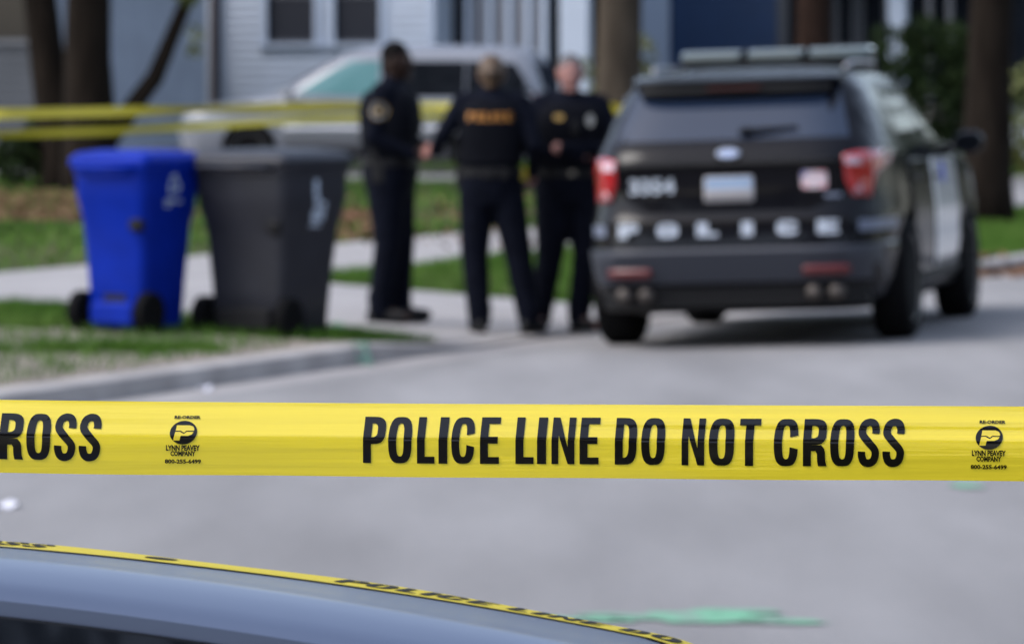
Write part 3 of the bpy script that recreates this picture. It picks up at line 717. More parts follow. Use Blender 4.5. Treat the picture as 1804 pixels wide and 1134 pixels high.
for sg in (1, -1):
    p = SV.rear(sg * .6, 1.68); 
    patch('quarter_glass', [[(.46, 1.60), (1.15, 1.60), (1.15, 1.17), (.62, 1.19), (.42, 1.40)]], S2(sg, .004), glass_d, suv, grid_cuts(.4, 1.2, .1), grid_cuts(1.17, 1.6, .1))
    patch('rear_door_glass', [[(1.22, 1.60), (2.12, 1.60), (2.18, 1.15), (1.22, 1.17)]], S2(sg, .004), glass_d, suv, grid_cuts(1.2, 2.2, .1), grid_cuts(1.15, 1.6, .1))
    patch('front_door_glass', [[(2.24, 1.60), (2.45, 1.60), (3.20, 1.22), (3.25, 1.15), (2.26, 1.15)]], S2(sg, .004), glass_d, suv, grid_cuts(2.2, 3.2, .1), grid_cuts(1.15, 1.6, .1))
    dr = patch('front_door', [[(2.22, .42), (3.30, .42), (3.36, .75), (3.30, 1.13), (2.22, 1.13)]], S2(sg, .006), white_paint, suv, grid_cuts(2.2, 3.4, .1), grid_cuts(.42, 1.13, .1), solid=.008)
    patch('shield_decal', [ellipse(2.66, 1.03, .075, .075)], S2(sg, .014), decal_b, dr)
    patch('handle', [rrect(2.28, 1.00, 2.48, 1.03, .012)], S2(sg, .02), trim_b, dr, solid=.02)
    dr = patch('rear_door', [[(1.30, .50), (2.19, .42), (2.19, 1.13), (1.20, 1.13), (1.20, .9)]], S2(sg, .006), black_paint, suv, grid_cuts(1.2, 2.2, .1), grid_cuts(.42, 1.13, .1), solid=.008)
    patch('handle', [rrect(1.34, 1.00, 1.54, 1.03, .012)], S2(sg, .02), trim_b, dr, solid=.02)
    patch('sill_trim', [[(1.52, .27), (3.46, .27), (3.46, .40), (1.52, .40)]], S2(sg, .012), trim_b, suv, grid_cuts(1.5, 3.5, .2), (), solid=.01)
    mr = MB().ellip((sg * 1.12, 3.02, 1.22), (.105, .075, .08)).tube([(sg * .93, 3.06, 1.17), (sg * 1.06, 3.03, 1.20)], .035, 8).build('mirror', black_paint, suv, smooth=True)
    mesh_obj('mirror_glass', [(sg * 1.12 + x, 2.938, 1.22 + z) for x, z in rrect(-.08, -.058, .08, .058, .03)], [tuple(range(24))], glass_d, mr)
    # tail lights
    lens = [(.715, 1.185), (.80, 1.205), (.935, 1.205), (.935, 1.13), (.885, 1.06), (.86, .93), (.765, .93), (.722, 1.04)]
    tl = patch('tail_light', [[(sg * x, z) for x, z in lens]], F2(.012), red_lens, suv, [sg * x for x in grid_cuts(.7, .96, .04)], grid_cuts(.93, 1.2, .06), solid=.02)
    cshape = [(.735, 1.175), (.85, 1.175), (.88, 1.14), (.855, .945), (.775, .945), (.785, .985), (.815, 1.0), (.82, 1.11), (.805, 1.125), (.735, 1.125)]
    patch('reversing_lens', [[(sg * x, z) for x, z in cshape]], F2(.026), pale_lens, tl, [sg * x for x in grid_cuts(.7, .96, .04)], grid_cuts(.93, 1.2, .06))
    patch('bumper_reflector', [rrect(sg * .62 - .145, .455, sg * .62 + .145, .515, .02)], F2(.068), dull_red, suv, grid_cuts(sg * .62 - .145, sg * .62 + .145, .05), solid=.012)
    ex = MB()
    for dx in (-.07, .07): ex.tube([(sg * .60 + dx, .02, .345), (sg * .60 + dx, .5, .35)], .048, 14)
    ex.build('exhaust', mat('dull_steel', (.07, .06, .055), .5, metal=.6), suv, smooth=True)
    patch('corner_stripe', [[(sg * .80, .715), (sg * .968, .715), (sg * .968, .785), (sg * .80, .785)]], F2(.007), decal_grey, suv, [sg * x for x in grid_cuts(.8, .96, .03)])
# bumper: lower plastic with its shelf, recess below
bm_ = MB(); rings = []
for i in range(25):
    x = -.93 + 1.86 * i / 24; e = lambda z: SV.rear(x, z).y
    rings.append([Vector((x, e(.625) + .05, .632)), Vector((x, e(.60) - .035, .632)), Vector((x, e(.58) - .05, .61)), Vector((x, e(.5) - .045, .53)), Vector((x, e(.42) - .02, .42)), Vector((x, e(.42) + .08, .40))])
bm_.loft(rings).build('bumper', bump_m, suv, angle=45)
bm_ = MB(); rings = []
for i in range(17):
    x = -.84 + 1.68 * i / 16; y = SV.rear(x, .42).y
    rings.append([Vector((x, y + .02, .405)), Vector((x, y + .035, .27)), Vector((x, y + .2, .24)), Vector((x, y + .2, .405))])
bm_.loft(rings).build('lower_valance', trim_b, suv)
patch('tailgate_recess', [[(-.70, 1.135), (.70, 1.135), (.70, 1.0), (.60, .90), (.5, .86), (-.5, .86), (-.60, .90), (-.70, 1.0)]], F2(.005), black_paint, suv, grid_cuts(-.7, .7, .1), grid_cuts(.86, 1.13, .07))
patch('tailgate_bar', [[(-.72, 1.135), (.72, 1.135), (.70, 1.17), (-.70, 1.17)]], F2(.022), trim_b, suv, grid_cuts(-.7, .7, .1), (), solid=.03)
pl = patch('licence_plate', [rrect(-.155, .915, .155, 1.075, .015)], F2(.014), plate_w, suv, (), (), solid=.006)
patch('plate_band', [rrect(-.145, .995, .145, 1.066, .008)], F2(.024), plate_b, pl)
# oval badge, script below left open
bd = patch('badge', [ellipse(.0, 1.215, .075, .032)], F2(.018), mat('dull_chrome', (.30, .32, .36), .3, metal=.5), suv, (), (), solid=.012)
patch('badge_field', [ellipse(.0, 1.215, .062, .022)], F2(.027), mat('badge_blue', (.20, .26, .42), .2, coat=1), bd)
MB().ellip((.10, SV.rear(.1, 1.355).y - .03, 1.345), (.05, .03, .03)).tube([(.08, SV.rear(.1, 1.35).y - .035, 1.345), (.42, SV.rear(.42, 1.37).y - .02, 1.362)], [.022, .012], 8).build('rear_wiper', rubber, suv, smooth=True)
patch('unit_number', font_polys('3354', -.49, .975, .29, .095), F2(.011), mat('silver_decal', (.36, .40, .46), .4), suv, grid_cuts(-.66, -.3, .05))
flg = patch('flag_decal', [rrect(.455, .985, .615, 1.095, .02)], F2(.0105), mat('flag_pink', (.56, .46, .50), .4), suv, grid_cuts(.45, .6, .05))
patch('flag_canton', [_rect(.462, 1.045, .525, 1.088)[0]], F2(.0125), mat('flag_blue', (.06, .08, .32), .4), flg)
for k in range(5):
    z = .992 + .022 * k; x0 = .465 if z < 1.04 else .53
    patch('flag_stripe', [_rect(x0, z, .608, z + .010)[0]], F2(.0125), decal_r, flg)
patch('model_badge', [rrect(.60, .925, .70, .95, .008)], F2(.012), decal_grey, suv, solid=.006)
it = [(c, -.64 + .252 * i - .066, -.64 + .252 * i + .066) for i, c in enumerate('POLICE')]
it[3] = ('I', it[3][1] + .03, it[3][2] - .03)
for q in it: patch('letter', spell([q], None, .705, .085, .20, .26), F2(.0085), decal_w, suv, grid_cuts(-.75, .75, .05))
lb = MB().bevbox((0, 2.05, 1.782), (1.27, .26, .035), .012).build('light_bar', trim_b, suv)
for k, (a, b) in enumerate(((-.63, -.225), (-.185, .185), (.225, .63))):
    MB().bevbox(((a + b) / 2, 2.05, 1.838), (b - a, .27, .076), .02).build('light_bar_lens', clear_lens, lb)
for x in (-.205, .205): MB().bevbox((x, 2.05, 1.84), (.034, .255, .08), .006).build('light_bar_divider', trim_b, lb)
for x in (-.52, .52): MB().box((x, 2.05, 1.752), (.06, .16, .04)).build('light_bar_foot', trim_b, lb)
for sg in (-1, 1):
    MB().tube([(sg * .62, .95, 1.735), (sg * .635, 1.1, 1.765), (sg * .635, 2.0, 1.765), (sg * .60, 2.2, 1.72)], .016, 8).build('roof_rail', alloy, suv, smooth=True)
    patch('headlight', [[(.62 * sg, .80), (.9 * sg, .80), (.93 * sg, .95), (.7 * sg, .93)]], lambda u, v: Vector((u, 2 * ((SV.par(v)[1] + SV.par(v)[2]) / 2) - SV.rear(u, v).y + .01, v)), clear_lens, suv, [sg * x for x in grid_cuts(.6, .93, .05)], solid=.01)
patch('windscreen', [[(-.80, 1.22), (.80, 1.22), (.66, 1.62), (-.66, 1.62)]], lambda u, v: Vector((u, SV.par(v)[1] + SV.par(v)[2] - SV.rear(u, v).y + .006, v)), glass_d, suv, grid_cuts(-.8, .8, .1), grid_cuts(1.22, 1.62, .08))
# stand it on the cambered road: right rear tyre seen at (1595, 589)
def stand(o, th, anchor, loc_anchor, wheels, sc_=1.0):
    """heading th, anchor (local ground point) at loc_anchor; roll and pitch from the ground heights under the wheels"""
    wheels = [(a[0] * sc_, a[1] * sc_) for a in wheels]; anchor = (anchor[0] * sc_, anchor[1] * sc_); o.scale = (sc_,) * 3
    f_ = Vector((math.sin(th), math.cos(th), 0)); r_ = Vector((math.cos(th), -math.sin(th), 0))
    W = lambda a: Vector(loc_anchor) + r_ * (a[0] - anchor[0]) + f_ * (a[1] - anchor[1])
    P = [(a, W(a)) for a in wheels]; Z = [max(0 if not (-.6 < dk(p.x, p.y)[0] < .18) else 0, gzw(p.x, p.y) if dk(p.x, p.y)[0] > .18 or dk(p.x, p.y)[0] < -.6 else 0) for a, p in P]
    zr, zl, zfr, zfl = Z; tr = wheels[0][0] - wheels[1][0]; wb = wheels[2][1] - wheels[0][1]
    roll = ((zr - zl) + (zfr - zfl)) / 2 / tr; pitch = ((zfr + zfl) - (zr + zl)) / 2 / wb; zc = sum(Z) / 4
    mx = sum(a[0] for a in wheels) / 4; my = sum(a[1] for a in wheels) / 4
    rot = Matrix.Rotation(-th, 4, 'Z') @ Matrix.Rotation(pitch, 4, 'X') @ Matrix.Rotation(-roll, 4, 'Y')
    c = W((mx, my)); c.z = zc
    o.location = c - rot.to_3x3() @ Vector((mx, my, 0)); o.rotation_euler = rot.to_euler()
    print('stand', o.name, [round(z, 3) for z in Z], [tuple(round(q, 2) for q in dk(p.x, p.y)) for a, p in P])
stand(suv, TH, (-.89, 1.06), at(1100, 609, .02), [(a[0], a[1]) for a in ax], .955)

# ---- silver minivan on the neighbour's drive
VS = Shell([(.20, .85, .18, 4.95, 7), (.32, .94, .05, 5.08, 7), (.55, .972, .0, 5.14, 7), (.78, .975, .02, 5.10, 6.5), (.86, .972, .03, 5.0, 6.5), (.92, .972, .04, 4.80, 6.5), (1.0, .962, .05, 4.30, 6.5), (1.07, .95, .07, 3.86, 7), (1.2, .905, .10, 3.60, 8),
            (1.40, .84, .16, 3.27, 8), (1.55, .785, .22, 3.02, 8), (1.64, .74, .28, 2.84, 7), (1.70, .67, .36, 2.60, 6), (1.735, .52, .55, 2.3, 5), (1.75, .25, .9, 1.9, 4)])
van = tag(empty('minivan'), 'silver minivan parked side-on by the white house', 'van')
vax = [(.83, 1.02, .335), (-.83, 1.02, .335), (.83, 4.10, .335), (-.83, 4.10, .335)]
VS.mesh('body', van_paint, van, vax, .395)
for c in vax: wheel(van, c, .335, .22, 1 if c[0] > 0 else -1)
V2 = lambda sg, off: (lambda u, v: VS.side(u, v, sg, off))
for sg in (1, -1):
    patch('front_door_glass', [[(2.34, 1.53), (2.74, 1.53), (3.14, 1.30), (3.46, 1.09), (2.34, 1.05)]], V2(sg, .004), glass_t, van, grid_cuts(2.3, 3.7, .1), grid_cuts(1.05, 1.53, .1))
    patch('sliding_door_glass', [[(1.17, 1.53), (2.28, 1.53), (2.28, 1.05), (1.17, 1.05)]], V2(sg, .004), glass_d, van, grid_cuts(1.2, 2.3, .1), grid_cuts(1.05, 1.53, .1))
    patch('rear_quarter_glass', [[(.50, 1.50), (1.15, 1.53), (1.15, 1.05), (.24, 1.05), (.26, 1.12)]], V2(sg, .004), glass_d, van, grid_cuts(.3, 1.2, .1), grid_cuts(1.05, 1.53, .1))
    patch('side_moulding', [[(.2, .60), (3.62, .60), (3.62, .66), (.2, .66)]], V2(sg, .012), mat('moulding', (.55, .56, .60), .4), van, grid_cuts(.2, 3.6, .2), solid=.012)
    patch('sill', [[(1.45, .24), (3.66, .24), (3.66, .36), (1.45, .36)]], V2(sg, .01), trim_b, van, grid_cuts(1.4, 3.7, .2), solid=.01)
    dr = patch('front_door', [[(2.30, .40), (3.62, .40), (3.66, 1.03), (2.30, 1.03)]], V2(sg, .006), silver, van, grid_cuts(2.3, 3.6, .1), grid_cuts(.4, 1.03, .1), solid=.006)
    patch('handle', [rrect(2.4, .90, 2.6, .93, .012)], V2(sg, .025), silver, dr, solid=.02)
    dr = patch('sliding_door', [[(1.18, .62), (1.42, .44), (2.26, .40), (2.26, 1.03), (1.18, 1.03)]], V2(sg, .006), silver, van, grid_cuts(1.2, 2.3, .1), grid_cuts(.4, 1.03, .1), solid=.006)
    patch('handle', [rrect(2.0, .90, 2.2, .93, .012)], V2(sg, .025), silver, dr, solid=.02)
    MB().ellip((sg * 1.08, 3.55, 1.10), (.10, .08, .08)).build('mirror', silver, van, smooth=True)
    patch('tail_light', [[(sg * .78, .75), (sg * .88, .75), (sg * .86, 1.10), (sg * .78, 1.10)]], lambda u, v: VS.rear(u, v, .008), dull_red, van, [sg * x for x in grid_cuts(.8, .95, .04)], grid_cuts(.75, 1.1, .1), solid=.01)
    patch('headlight', [[(.60 * sg, .68), (.9 * sg, .68), (.9 * sg, .86), (.6 * sg, .82)]], lambda u, v: Vector((u, VS.par(v)[1] + VS.par(v)[2] - VS.rear(u, v).y + .01, v)), clear_lens, van, [sg * x for x in grid_cuts(.6, .9, .05)], solid=.01)
patch('windscreen', [[(-.78, 1.14), (.78, 1.14), (.70, 1.58), (-.70, 1.58)]], lambda u, v: Vector((u, VS.par(v)[1] + VS.par(v)[2] - VS.rear(u, v).y + .006, v)), glass_d, van, grid_cuts(-.8, .8, .1), grid_cuts(1.14, 1.58, .08))
patch('rear_window', [[(-.74, 1.10), (.74, 1.10), (.68, 1.50), (-.68, 1.50)]], lambda u, v: VS.rear(u, v, .005), glass_d, van, grid_cuts(-.7, .7, .1), grid_cuts(1.1, 1.5, .1))
# heading away from the street: the left flank faces the camera
p = far(964, 100, 64.0)
stand(van, R(-84), (-.97, .05), (p.x, p.y, 0), [(a[0], a[1]) for a in vax])

# ---- near car: roof and rear window under the tape, and its twin at the far right
def near_car():
    t = empty('parked_car')
    A0 = 1.60                                    # y of the roof's rear edge
    def roof_z(a, x):
        if a < 0: z = 1.377 + .03 * a
        elif a < .5: z = 1.377 + .0301 * a - .2115 * a * a - .0324 * a ** 3
        else:
            b = a - .5; z = 1.377 + .01505 - .0529 - .00405 - .2056 * b + .02 * b * b
        return z - .1016 * x * x - .45 * max(0, abs(x) - .60) ** 2 * 8
    sh = Shell([(.18, .80, .12, 4.50, 7), (.30, .88, .04, 4.58, 7), (.55, .905, .0, 4.62, 7), (.72, .91, .02, 4.58, 6.5), (.84, .90, .05, 4.40, 6.5), (.90, .885, .09, 4.0, 6.5), (.935, .86, .14, 3.6, 7), (.95, .80, .22, 3.3, 6), (.955, .5, .4, 3.0, 5)])
    axs = [(.77, .98, .33), (-.77, .98, .33), (.77, 3.62, .33), (-.77, 3.62, .33)]
    sh.mesh('body', blue_silver, t, axs, .385)
    for c in axs: wheel(t, c, .33, .21, 1 if c[0] > 0 else -1)
    # cabin: roof skin
    xs = lin(-.66, .66, 44); as_ = [0, .012, .03, .06, .09, .12] + lin(.16, .95, 26)
    def skin_z(a, x):
        return roof_z(a, x) - .016 * math.exp(-a / .022) + .0055 * math.exp(-((a - .10) / .035) ** 2)
    V = [(x, A0 + a, skin_z(a, x)) for a in as_ for x in xs]; n = len(xs)
    F = [(j * n + i, j * n + i + 1, j * n + n + i + 1, j * n + n + i) for j in range(len(as_) - 1) for i in range(n - 1)]
    o = len(V); V += [(x, y, z - .03) for x, y, z in V]
    F += [(q[3] + o, q[2] + o, q[1] + o, q[0] + o) for q in F]
    m_ = len(as_)
    edge = [j * n for j in range(m_)] + [(m_ - 1) * n + i for i in range(1, n)] + [j * n + n - 1 for j in range(m_ - 2, -1, -1)] + list(range(n - 2, 0, -1))
    for a, b in zip(edge, edge[1:] + edge[:1]): F.append((a, a + o, b + o, b))
    mesh_obj('roof', V, F, blue_silver, t, angle=40)
    def screen(name, a0, z0, a1, zf, w0, w1, m, N=12):
        V = []; F = []
        for j in range(N + 1):
            u = j / N; wv = w0 + (w1 - w0) * u
            for i in range(25):
                s = -1 + i / 12; x = s * wv
                V.append((x, A0 + a0 + (a1 - a0) * u + .05 * (1 - s * s) * (1 if a1 > a0 else -1) * (1 - u) * 1.2, z0 + (zf(x) - z0) * (u ** .92)))
        for j in range(N):
            for i in range(24): F.append((j * 25 + i, j * 25 + i + 1, j * 25 + 26 + i, j * 25 + 25 + i))
        return mesh_obj(name, V, F, m, t, smooth=True)
    screen('rear_window', -.80, .95, -.004, lambda x: skin_z(0, x) - .012, .76, .62, glass_d)
    screen('windscreen', 1.75, .945, .955, lambda x: roof_z(.95, x) - .014, .78, .62, glass_d)
    for sg in (1, -1):
        V = []; F = []; st = lin(-.80, 1.75, 30)
        for a in st:
            zt = roof_z(max(0, min(.95, a)), .655) - .012
            if a < 0: zt = .95 + (roof_z(0, .655) - .012 - .95) * ((a + .8) / .8) ** .92
            if a > .95: zt = .945 + (roof_z(.95, .655) - .012 - .945) * ((1.75 - a) / .8)
            u = (zt - .94) / .44; V += [(sg * .825, A0 + a, .935), (sg * (.825 - .165 * u * .5), A0 + a, (zt + .935) / 2), (sg * (.825 - .165 * u), A0 + a, zt)]
        for j in range(30):
            for i in (0, 1): F.append((j * 3 + i, j * 3 + 3 + i, j * 3 + 4 + i, j * 3 + 1 + i))
        mesh_obj('side_glass', V, F, glass_d, t, smooth=True)
        for a in (.35,): MB().box((sg * .765, A0 + a, 1.10), (.02, .09, .28), Matrix.Rotation(-sg * .33, 3, 'Y')).build('pillar', trim_b, t)
        MB().ellip((sg * .97, A0 + 1.40, .97), (.10, .07, .07)).build('mirror', blue_silver, t, smooth=True)
        patch('tail_light', [[(sg * .55, .70), (sg * .87, .70), (sg * .85, .84), (sg * .58, .84)]], lambda u, v: sh.rear(u, v, .008), red_lens, t, [sg * x for x in grid_cuts(.55, .87, .05)], solid=.012)
        patch('headlight', [[(.5 * sg, .62), (.86 * sg, .62), (.84 * sg, .74), (.52 * sg, .72)]], lambda u, v: Vector((u, sh.par(v)[1] + sh.par(v)[2] - sh.rear(u, v).y + .01, v)), clear_lens, t, [sg * x for x in grid_cuts(.5, .86, .05)], solid=.01)
    patch('licence_plate', [rrect(-.155, .58, .155, .72, .012)], lambda u, v: sh.rear(u, v, .012), plate_w, t, solid=.006)
    return t, roof_z, skin_z, A0
car, roof_z, skin_z, A0 = near_car()
tag(car, 'silver blue car at the bottom with yellow tape lying over its roof', 'car')
CPH, CX, CY, CR = .2627, -.6073, 4.0, .046
f_ = Vector((math.sin(CPH), math.cos(CPH), 0)); r_ = Vector((math.cos(CPH), -math.sin(CPH), 0))
crot = Matrix.Rotation(-CPH, 4, 'Z') @ Matrix.Rotation(CR, 4, 'Y')
car.rotation_euler = crot.to_euler(); car.location = Vector((CX, CY, -.004)) - crot.to_3x3() @ Vector((0, A0, 0))
def copy_tree(o, parent=None):
    c = o.copy(); col.objects.link(c); c.parent = parent
    for ch in o.children: copy_tree(ch, c)
    return c
car2 = copy_tree(car); p = far(1772, 215, 63)
tag(car2, 'pale car partly visible at the right edge beyond the street tree', 'car')
car2.rotation_euler = (0, 0, R(96)); car2.location = (p.x + 4.68, p.y - .3, .25)
pale_car = mat('pale_car_paint', (.55, .62, .68), .3, coat=1)
for ch in car2.children:
    if ch.type == 'MESH' and ch.data.materials and ch.data.materials[0] == blue_silver:
        ch.material_slots[0].link = 'OBJECT'; ch.material_slots[0].material = pale_car

# ------------------------------------------------------------------ wheelie bins
def rr_ring(cx, cy, wx, wy, r, z, n=5):
    return [Vector((x, y, z)) for x, y in rrect(cx - wx / 2, cy - wy / 2, cx + wx / 2, cy + wy / 2, r, n)]
def bin_(label, loc, rz, W, D, H, m, emblem, ez, fs):
    """local -y = the wheel side, +x = right flank"""
    t = tag(empty('wheelie_bin', loc, rz), label, 'bin', 'wheelie bins at the driveway edge')
    hb = H - .09
    prof = [(.03, .70, .66, -.02), (.05, .73, .70, -.02), (.30, .765, .75, -.01), (.58, .82, .83, 0), (.66, .845, .86, 0), (.80, .935, .945, 0), (hb - .16, .95, .965, 0), (hb - .05, .955, .97, 0), (hb - .045, .99, 1.0, 0), (hb, 1.0, 1.01, 0)]
    b = MB().loft([rr_ring(0, o * D, W * a, D * c, .07 * a, z) for z, a, c, o in prof]).build('body', m, t, angle=40)
    lr = [(hb + .004, 1.03, 1.04, .08), (hb + .035, 1.05, 1.06, .09), (hb + .055, 1.03, 1.04, .09), (hb + .085, .92, .93, .1), (hb + .10, .6, .6, .1), (hb + .103, .2, .2, .05)]
    lid = MB().loft([rr_ring(0, 0, W * a, D * c, r * W, z) for z, a, c, r in lr]).build('lid', m, t, angle=35)
    MB().tube([(-W * .34, -D * .47, hb - .01), (-W * .34, -D * .60, hb + .0), (W * .34, -D * .60, hb + .0), (W * .34, -D * .47, hb - .01)], .018, 8).build('handle', m, t, smooth=True)
    MB().tube([(-W * .33, -D * .475, hb - .04), (W * .33, -D * .475, hb - .04)], .02, 8).build('hinge', m, t, smooth=True)
    for sg in (-1, 1):
        e = empty('wheel', (sg * W * .43, -D * .37, .125), 0, t)
        MB().lathe_x([(-.04, .07), (-.045, .105), (-.03, .125), (.03, .125), (.045, .105), (.04, .07)]).build('tyre', rubber, e, angle=50)
        MB().lathe_x([(-.035, .07), (-.028, .02), (.028, .02), (.035, .07)]).build('hub', trim_b, e)
    MB().tube([(-W * .42, -D * .37, .125), (W * .42, -D * .37, .125)], .014, 8).build('axle', trim_b, t)
    MB().bevbox((0, -D * .375, .115), (W * .58, .10, .14), .02).build('foot_step', fs, t)
    MB().bevbox((0, -D * .352, .205), (W * .34, .04, .08), .015).build('axle_recess', trim_b, t)
    MB().bevbox((W * .33, -D * .438, H * .60), (.10, .05, .075), .015).build('grip_pocket', trim_b, t)
    MB().tube([(-W * .28, D * .46, H * .52), (W * .28, D * .46, H * .52)], .016, 8).build('lift_bar', alloy, t)
    bt = bvh_of(b)
    def onside(u, v):     # u along the flank (front to back), v up
        h = bt.ray_cast(Vector((3, u, v)), Vector((-1, 0, 0)))
        return (h[0] + Vector((.004, 0, 0))) if h[0] else Vector((W / 2, u, v))
    emblem = [[(-x * .68 + .02, ez + (y - .78) * .68) for x, y in p] for p in emblem]
    patch('emblem', emblem, onside, print_w, t, grid_cuts(-.3, .3, .06), grid_cuts(.5, 1.1, .06))
    return t
def tri_arrows(cx, cy, s):
    out = []
    for k in range(3):
        a = R(90 + 120 * k); rot = lambda x, y: (cx + x * math.cos(a - R(90)) - y * math.sin(a - R(90)), cy + x * math.sin(a - R(90)) + y * math.cos(a - R(90)))
        out.append([rot(*q) for q in ((-.42 * s, .10 * s), (-.12 * s, .62 * s), (.12 * s, .62 * s), (.20 * s, .48 * s), (.0 * s, .40 * s), (-.24 * s, .02 * s))])
        out.append([rot(*q) for q in ((.16 * s, .66 * s), (.44 * s, .40 * s), (.10 * s, .30 * s))])
    return out
pb = at(243, 583); 
em = tri_arrows(.03, .86, .15) + _rect(-.10, .70, .0, .725) + _rect(.01, .705, .16, .735) + _rect(.06, .665, .15, .69)
bin_('blue wheelie bin with a pale recycling mark, left of the grey one', pb, R(-32), .57, .60, 1.08, bin_blue, em, .83, bin_blue)
pg = at(480, 591)
em = _rect(.02, .82, .10, .97) + _rect(-.02, .74, .08, .815) + ellipse(.03, .66, .085, .07) [0:0] + [ellipse(.02, .655, .08, .075)] + _rect(-.12, .60, -.065, .72) + _rect(-.12, .725, -.045, .77) + _rect(-.08, .55, .10, .575)
bin_('charcoal grey wheelie bin with a white mark, beside the blue one', pg, R(-30), .69, .76, 1.12, bin_grey, em, .82, trim_b)

# ------------------------------------------------------------------ people
def ell_ring(z, rx, ry, cx=0, cy=0, n=22, p=2.4):
    return [Vector((cx + rx * _se(math.cos(q), p), cy + ry * _se(math.sin(q), p), z)) for q in (2 * math.pi * k / n for k in range(n))]
def hand(mb, wrist, d, palm_n, curl=.5, sg=1):
    """palm and five fingers; d = pointing direction, palm_n = palm facing"""
    d = Vector(d).normalized(); n = Vector(palm_n); n = (n - d * n.dot(d)).normalized(); s = d.cross(n) * sg
    w_ = Vector(wrist)
    mb.capsule(w_ - d * .02, w_ + d * .035, .029, .036, 12, .62); 
    for k in (-1.2, 0, 1.2): mb.capsule(w_ + d * .02 + s * .012 * k, w_ + d * .075 + s * .022 * k, .017, .015, 10)
    for k, L in ((-1.5, .068), (-.5, .078), (.5, .074), (1.5, .058)):
        a = w_ + d * .082 + s * .0195 * k
        b = a + (d * math.cos(curl * .6) + n * math.sin(curl * .6)) * L * .45
        c = b + (d * math.cos(curl * 1.5) + n * math.sin(curl * 1.5)) * L * .32
        e = c + (d * math.cos(curl * 2.4) + n * math.sin(curl * 2.4)) * L * .28
        mb.capsule(a, b, .0098, .009, 8); mb.capsule(b, c, .009, .0085, 8); mb.capsule(c, e, .0085, .0075, 8)
    a = w_ + d * .022 - s * .032; b = a + (d * .75 - s * .5 + n * .25).normalized() * .038; c = b + (d * .95 + n * .35).normalized() * .03
    mb.capsule(a, b, .0125, .011, 8); mb.capsule(b, c, .011, .009, 8)
def person(label, loc, rz, J, skin, hair_m, hair_kind, H=1.75, build=1.0, vest=True, head_turn=0.):
    """J: joints in a frame where the figure faces -y"""
    t = tag(empty('person', loc, rz), label, 'person', 'police officers standing on the driveway')
    V3 = Vector; s_ = H / 1.75
    hc = V3(J.get('head', (0, -.02, 1.625)))
    # continuous body
    def torso(mb, g, top=True, zlo=.86):
        rows = [(.86, .155, .110), (.93, .168, .122), (1.02, .158, .112), (1.10, .150, .104), (1.20, .165, .112), (1.32, .182, .122), (1.41, .178, .108), (1.465, .125, .080), (1.495, .07, .06)]
        mb.loft([ell_ring(z, (rx + g) * build, (ry + g) * build, 0, .012) for z, rx, ry in rows if z >= zlo])
    def limbs(mb, g, arms=True, legs=True):
        for sd in ('l', 'r'):
            if arms:
                a, b, c = (V3(J[sd + k]) for k in ('sh', 'el', 'wr'))
                mb.capsule(a, b, .056 * build + g, .043 + g); mb.capsule(b, c, .042 + g, .029 + g * .9)
                mb.capsule(V3((a.x * .45, a.y, 1.45)), a, .052 * build + g, .058 * build + g)
            if legs:
                a, b, c = (V3(J[sd + k]) for k in ('hip', 'kn', 'an'))
                mb.capsule(a, b, .088 * build + g, .058 + g); mb.capsule(b, c, .058 + g, .042 + g)
    body = MB(); torso(body, -.008); limbs(body, -.008)
    body.capsule((0, .008, 1.45), hc + V3((0, .02, -.06)), .058, .054)
    M = Matrix.Rotation(head_turn, 3, 'Z')
    def hd(p):
        x, y, z = p; q = z / .118
        k = 1 - .22 * max(0, -q - .1) - .06 * max(0, q - .5)
        x *= k
        if y < 0: y *= (1 - .10 * max(0, q - .2)) * (1.02 if q < -.4 else 1)
        else: y *= 1.06 if q > -.2 else 1.06 - .5 * (-q - .2)
        if y < -.05:                                       # sockets, brow, lips
            if .0 < q < .28 and .012 < abs(x) < .048: y += .010
            if .28 < q < .45: y -= .004
            if -.62 < q < -.50: y += .003
        return M @ V3((x, y, z))
    body.ellip(hc, (.076, .094, .118), 30, 26, hd)
    P = lambda x, y, z: hc + M @ V3((x, y, z))
    body.capsule(P(0, -.088, .022), P(0, -.106, -.022), .009, .014, 10); body.capsule(P(-.013, -.096, -.026), P(.013, -.096, -.026), .009, .009, 8)
    body.capsule(P(-.02, -.088, -.06), P(.02, -.088, -.06), .008, .008, 8); body.capsule(P(-.016, -.080, -.098), P(.016, -.080, -.098), .016, .016, 8)
    for sg in (-1, 1): body.capsule(P(sg * .077, .008, .03), P(sg * .076, .012, -.022), .014, .010, 8)
    for sd, sg in (('l', 1), ('r', -1)):
        w_, e_ = V3(J[sd + 'wr']), V3(J[sd + 'el'])
        hd_ = V3(J.get(sd + 'hand', tuple(w_ - e_))); hand(body, w_ + hd_.normalized() * .03, hd_, J.get(sd + 'palm', (-sg, 0, 0)), J.get(sd + 'curl', .5), sg)
        an = V3(J[sd + 'an']); toe = V3(J[sd + 'toe'])
        body.capsule(an + V3((0, 0, -.03)), V3((toe.x, toe.y, .045)), .04, .035)
    bo = remesh_obj('body', body, .0078, skin, t, 2)
    for sg in (-1, 1):
        MB().ellip(P(sg * .030, -.077, .018), (.012, .012, .010), 12, 8).build('eye', mat('eye', (.12, .10, .09), .2) if 'eye' not in MATS else MATS['eye'], t, smooth=True)
    MB().capsule(P(-.022, -.0925, -.062), P(.022, -.0925, -.062), .0045, .0045, 8).build('mouth', mat('lips_' + skin.name, tuple(c * .6 for c in skin.node_tree.nodes['Principled BSDF'].inputs['Base Color'].default_value[:3]), .5), t, smooth=True)
    # clothes
    jk = MB(); torso(jk, .014, zlo=.93); limbs(jk, .013, legs=False)
    jk.capsule((0, .012, 1.46), (0, .004, 1.515), .070, .066)
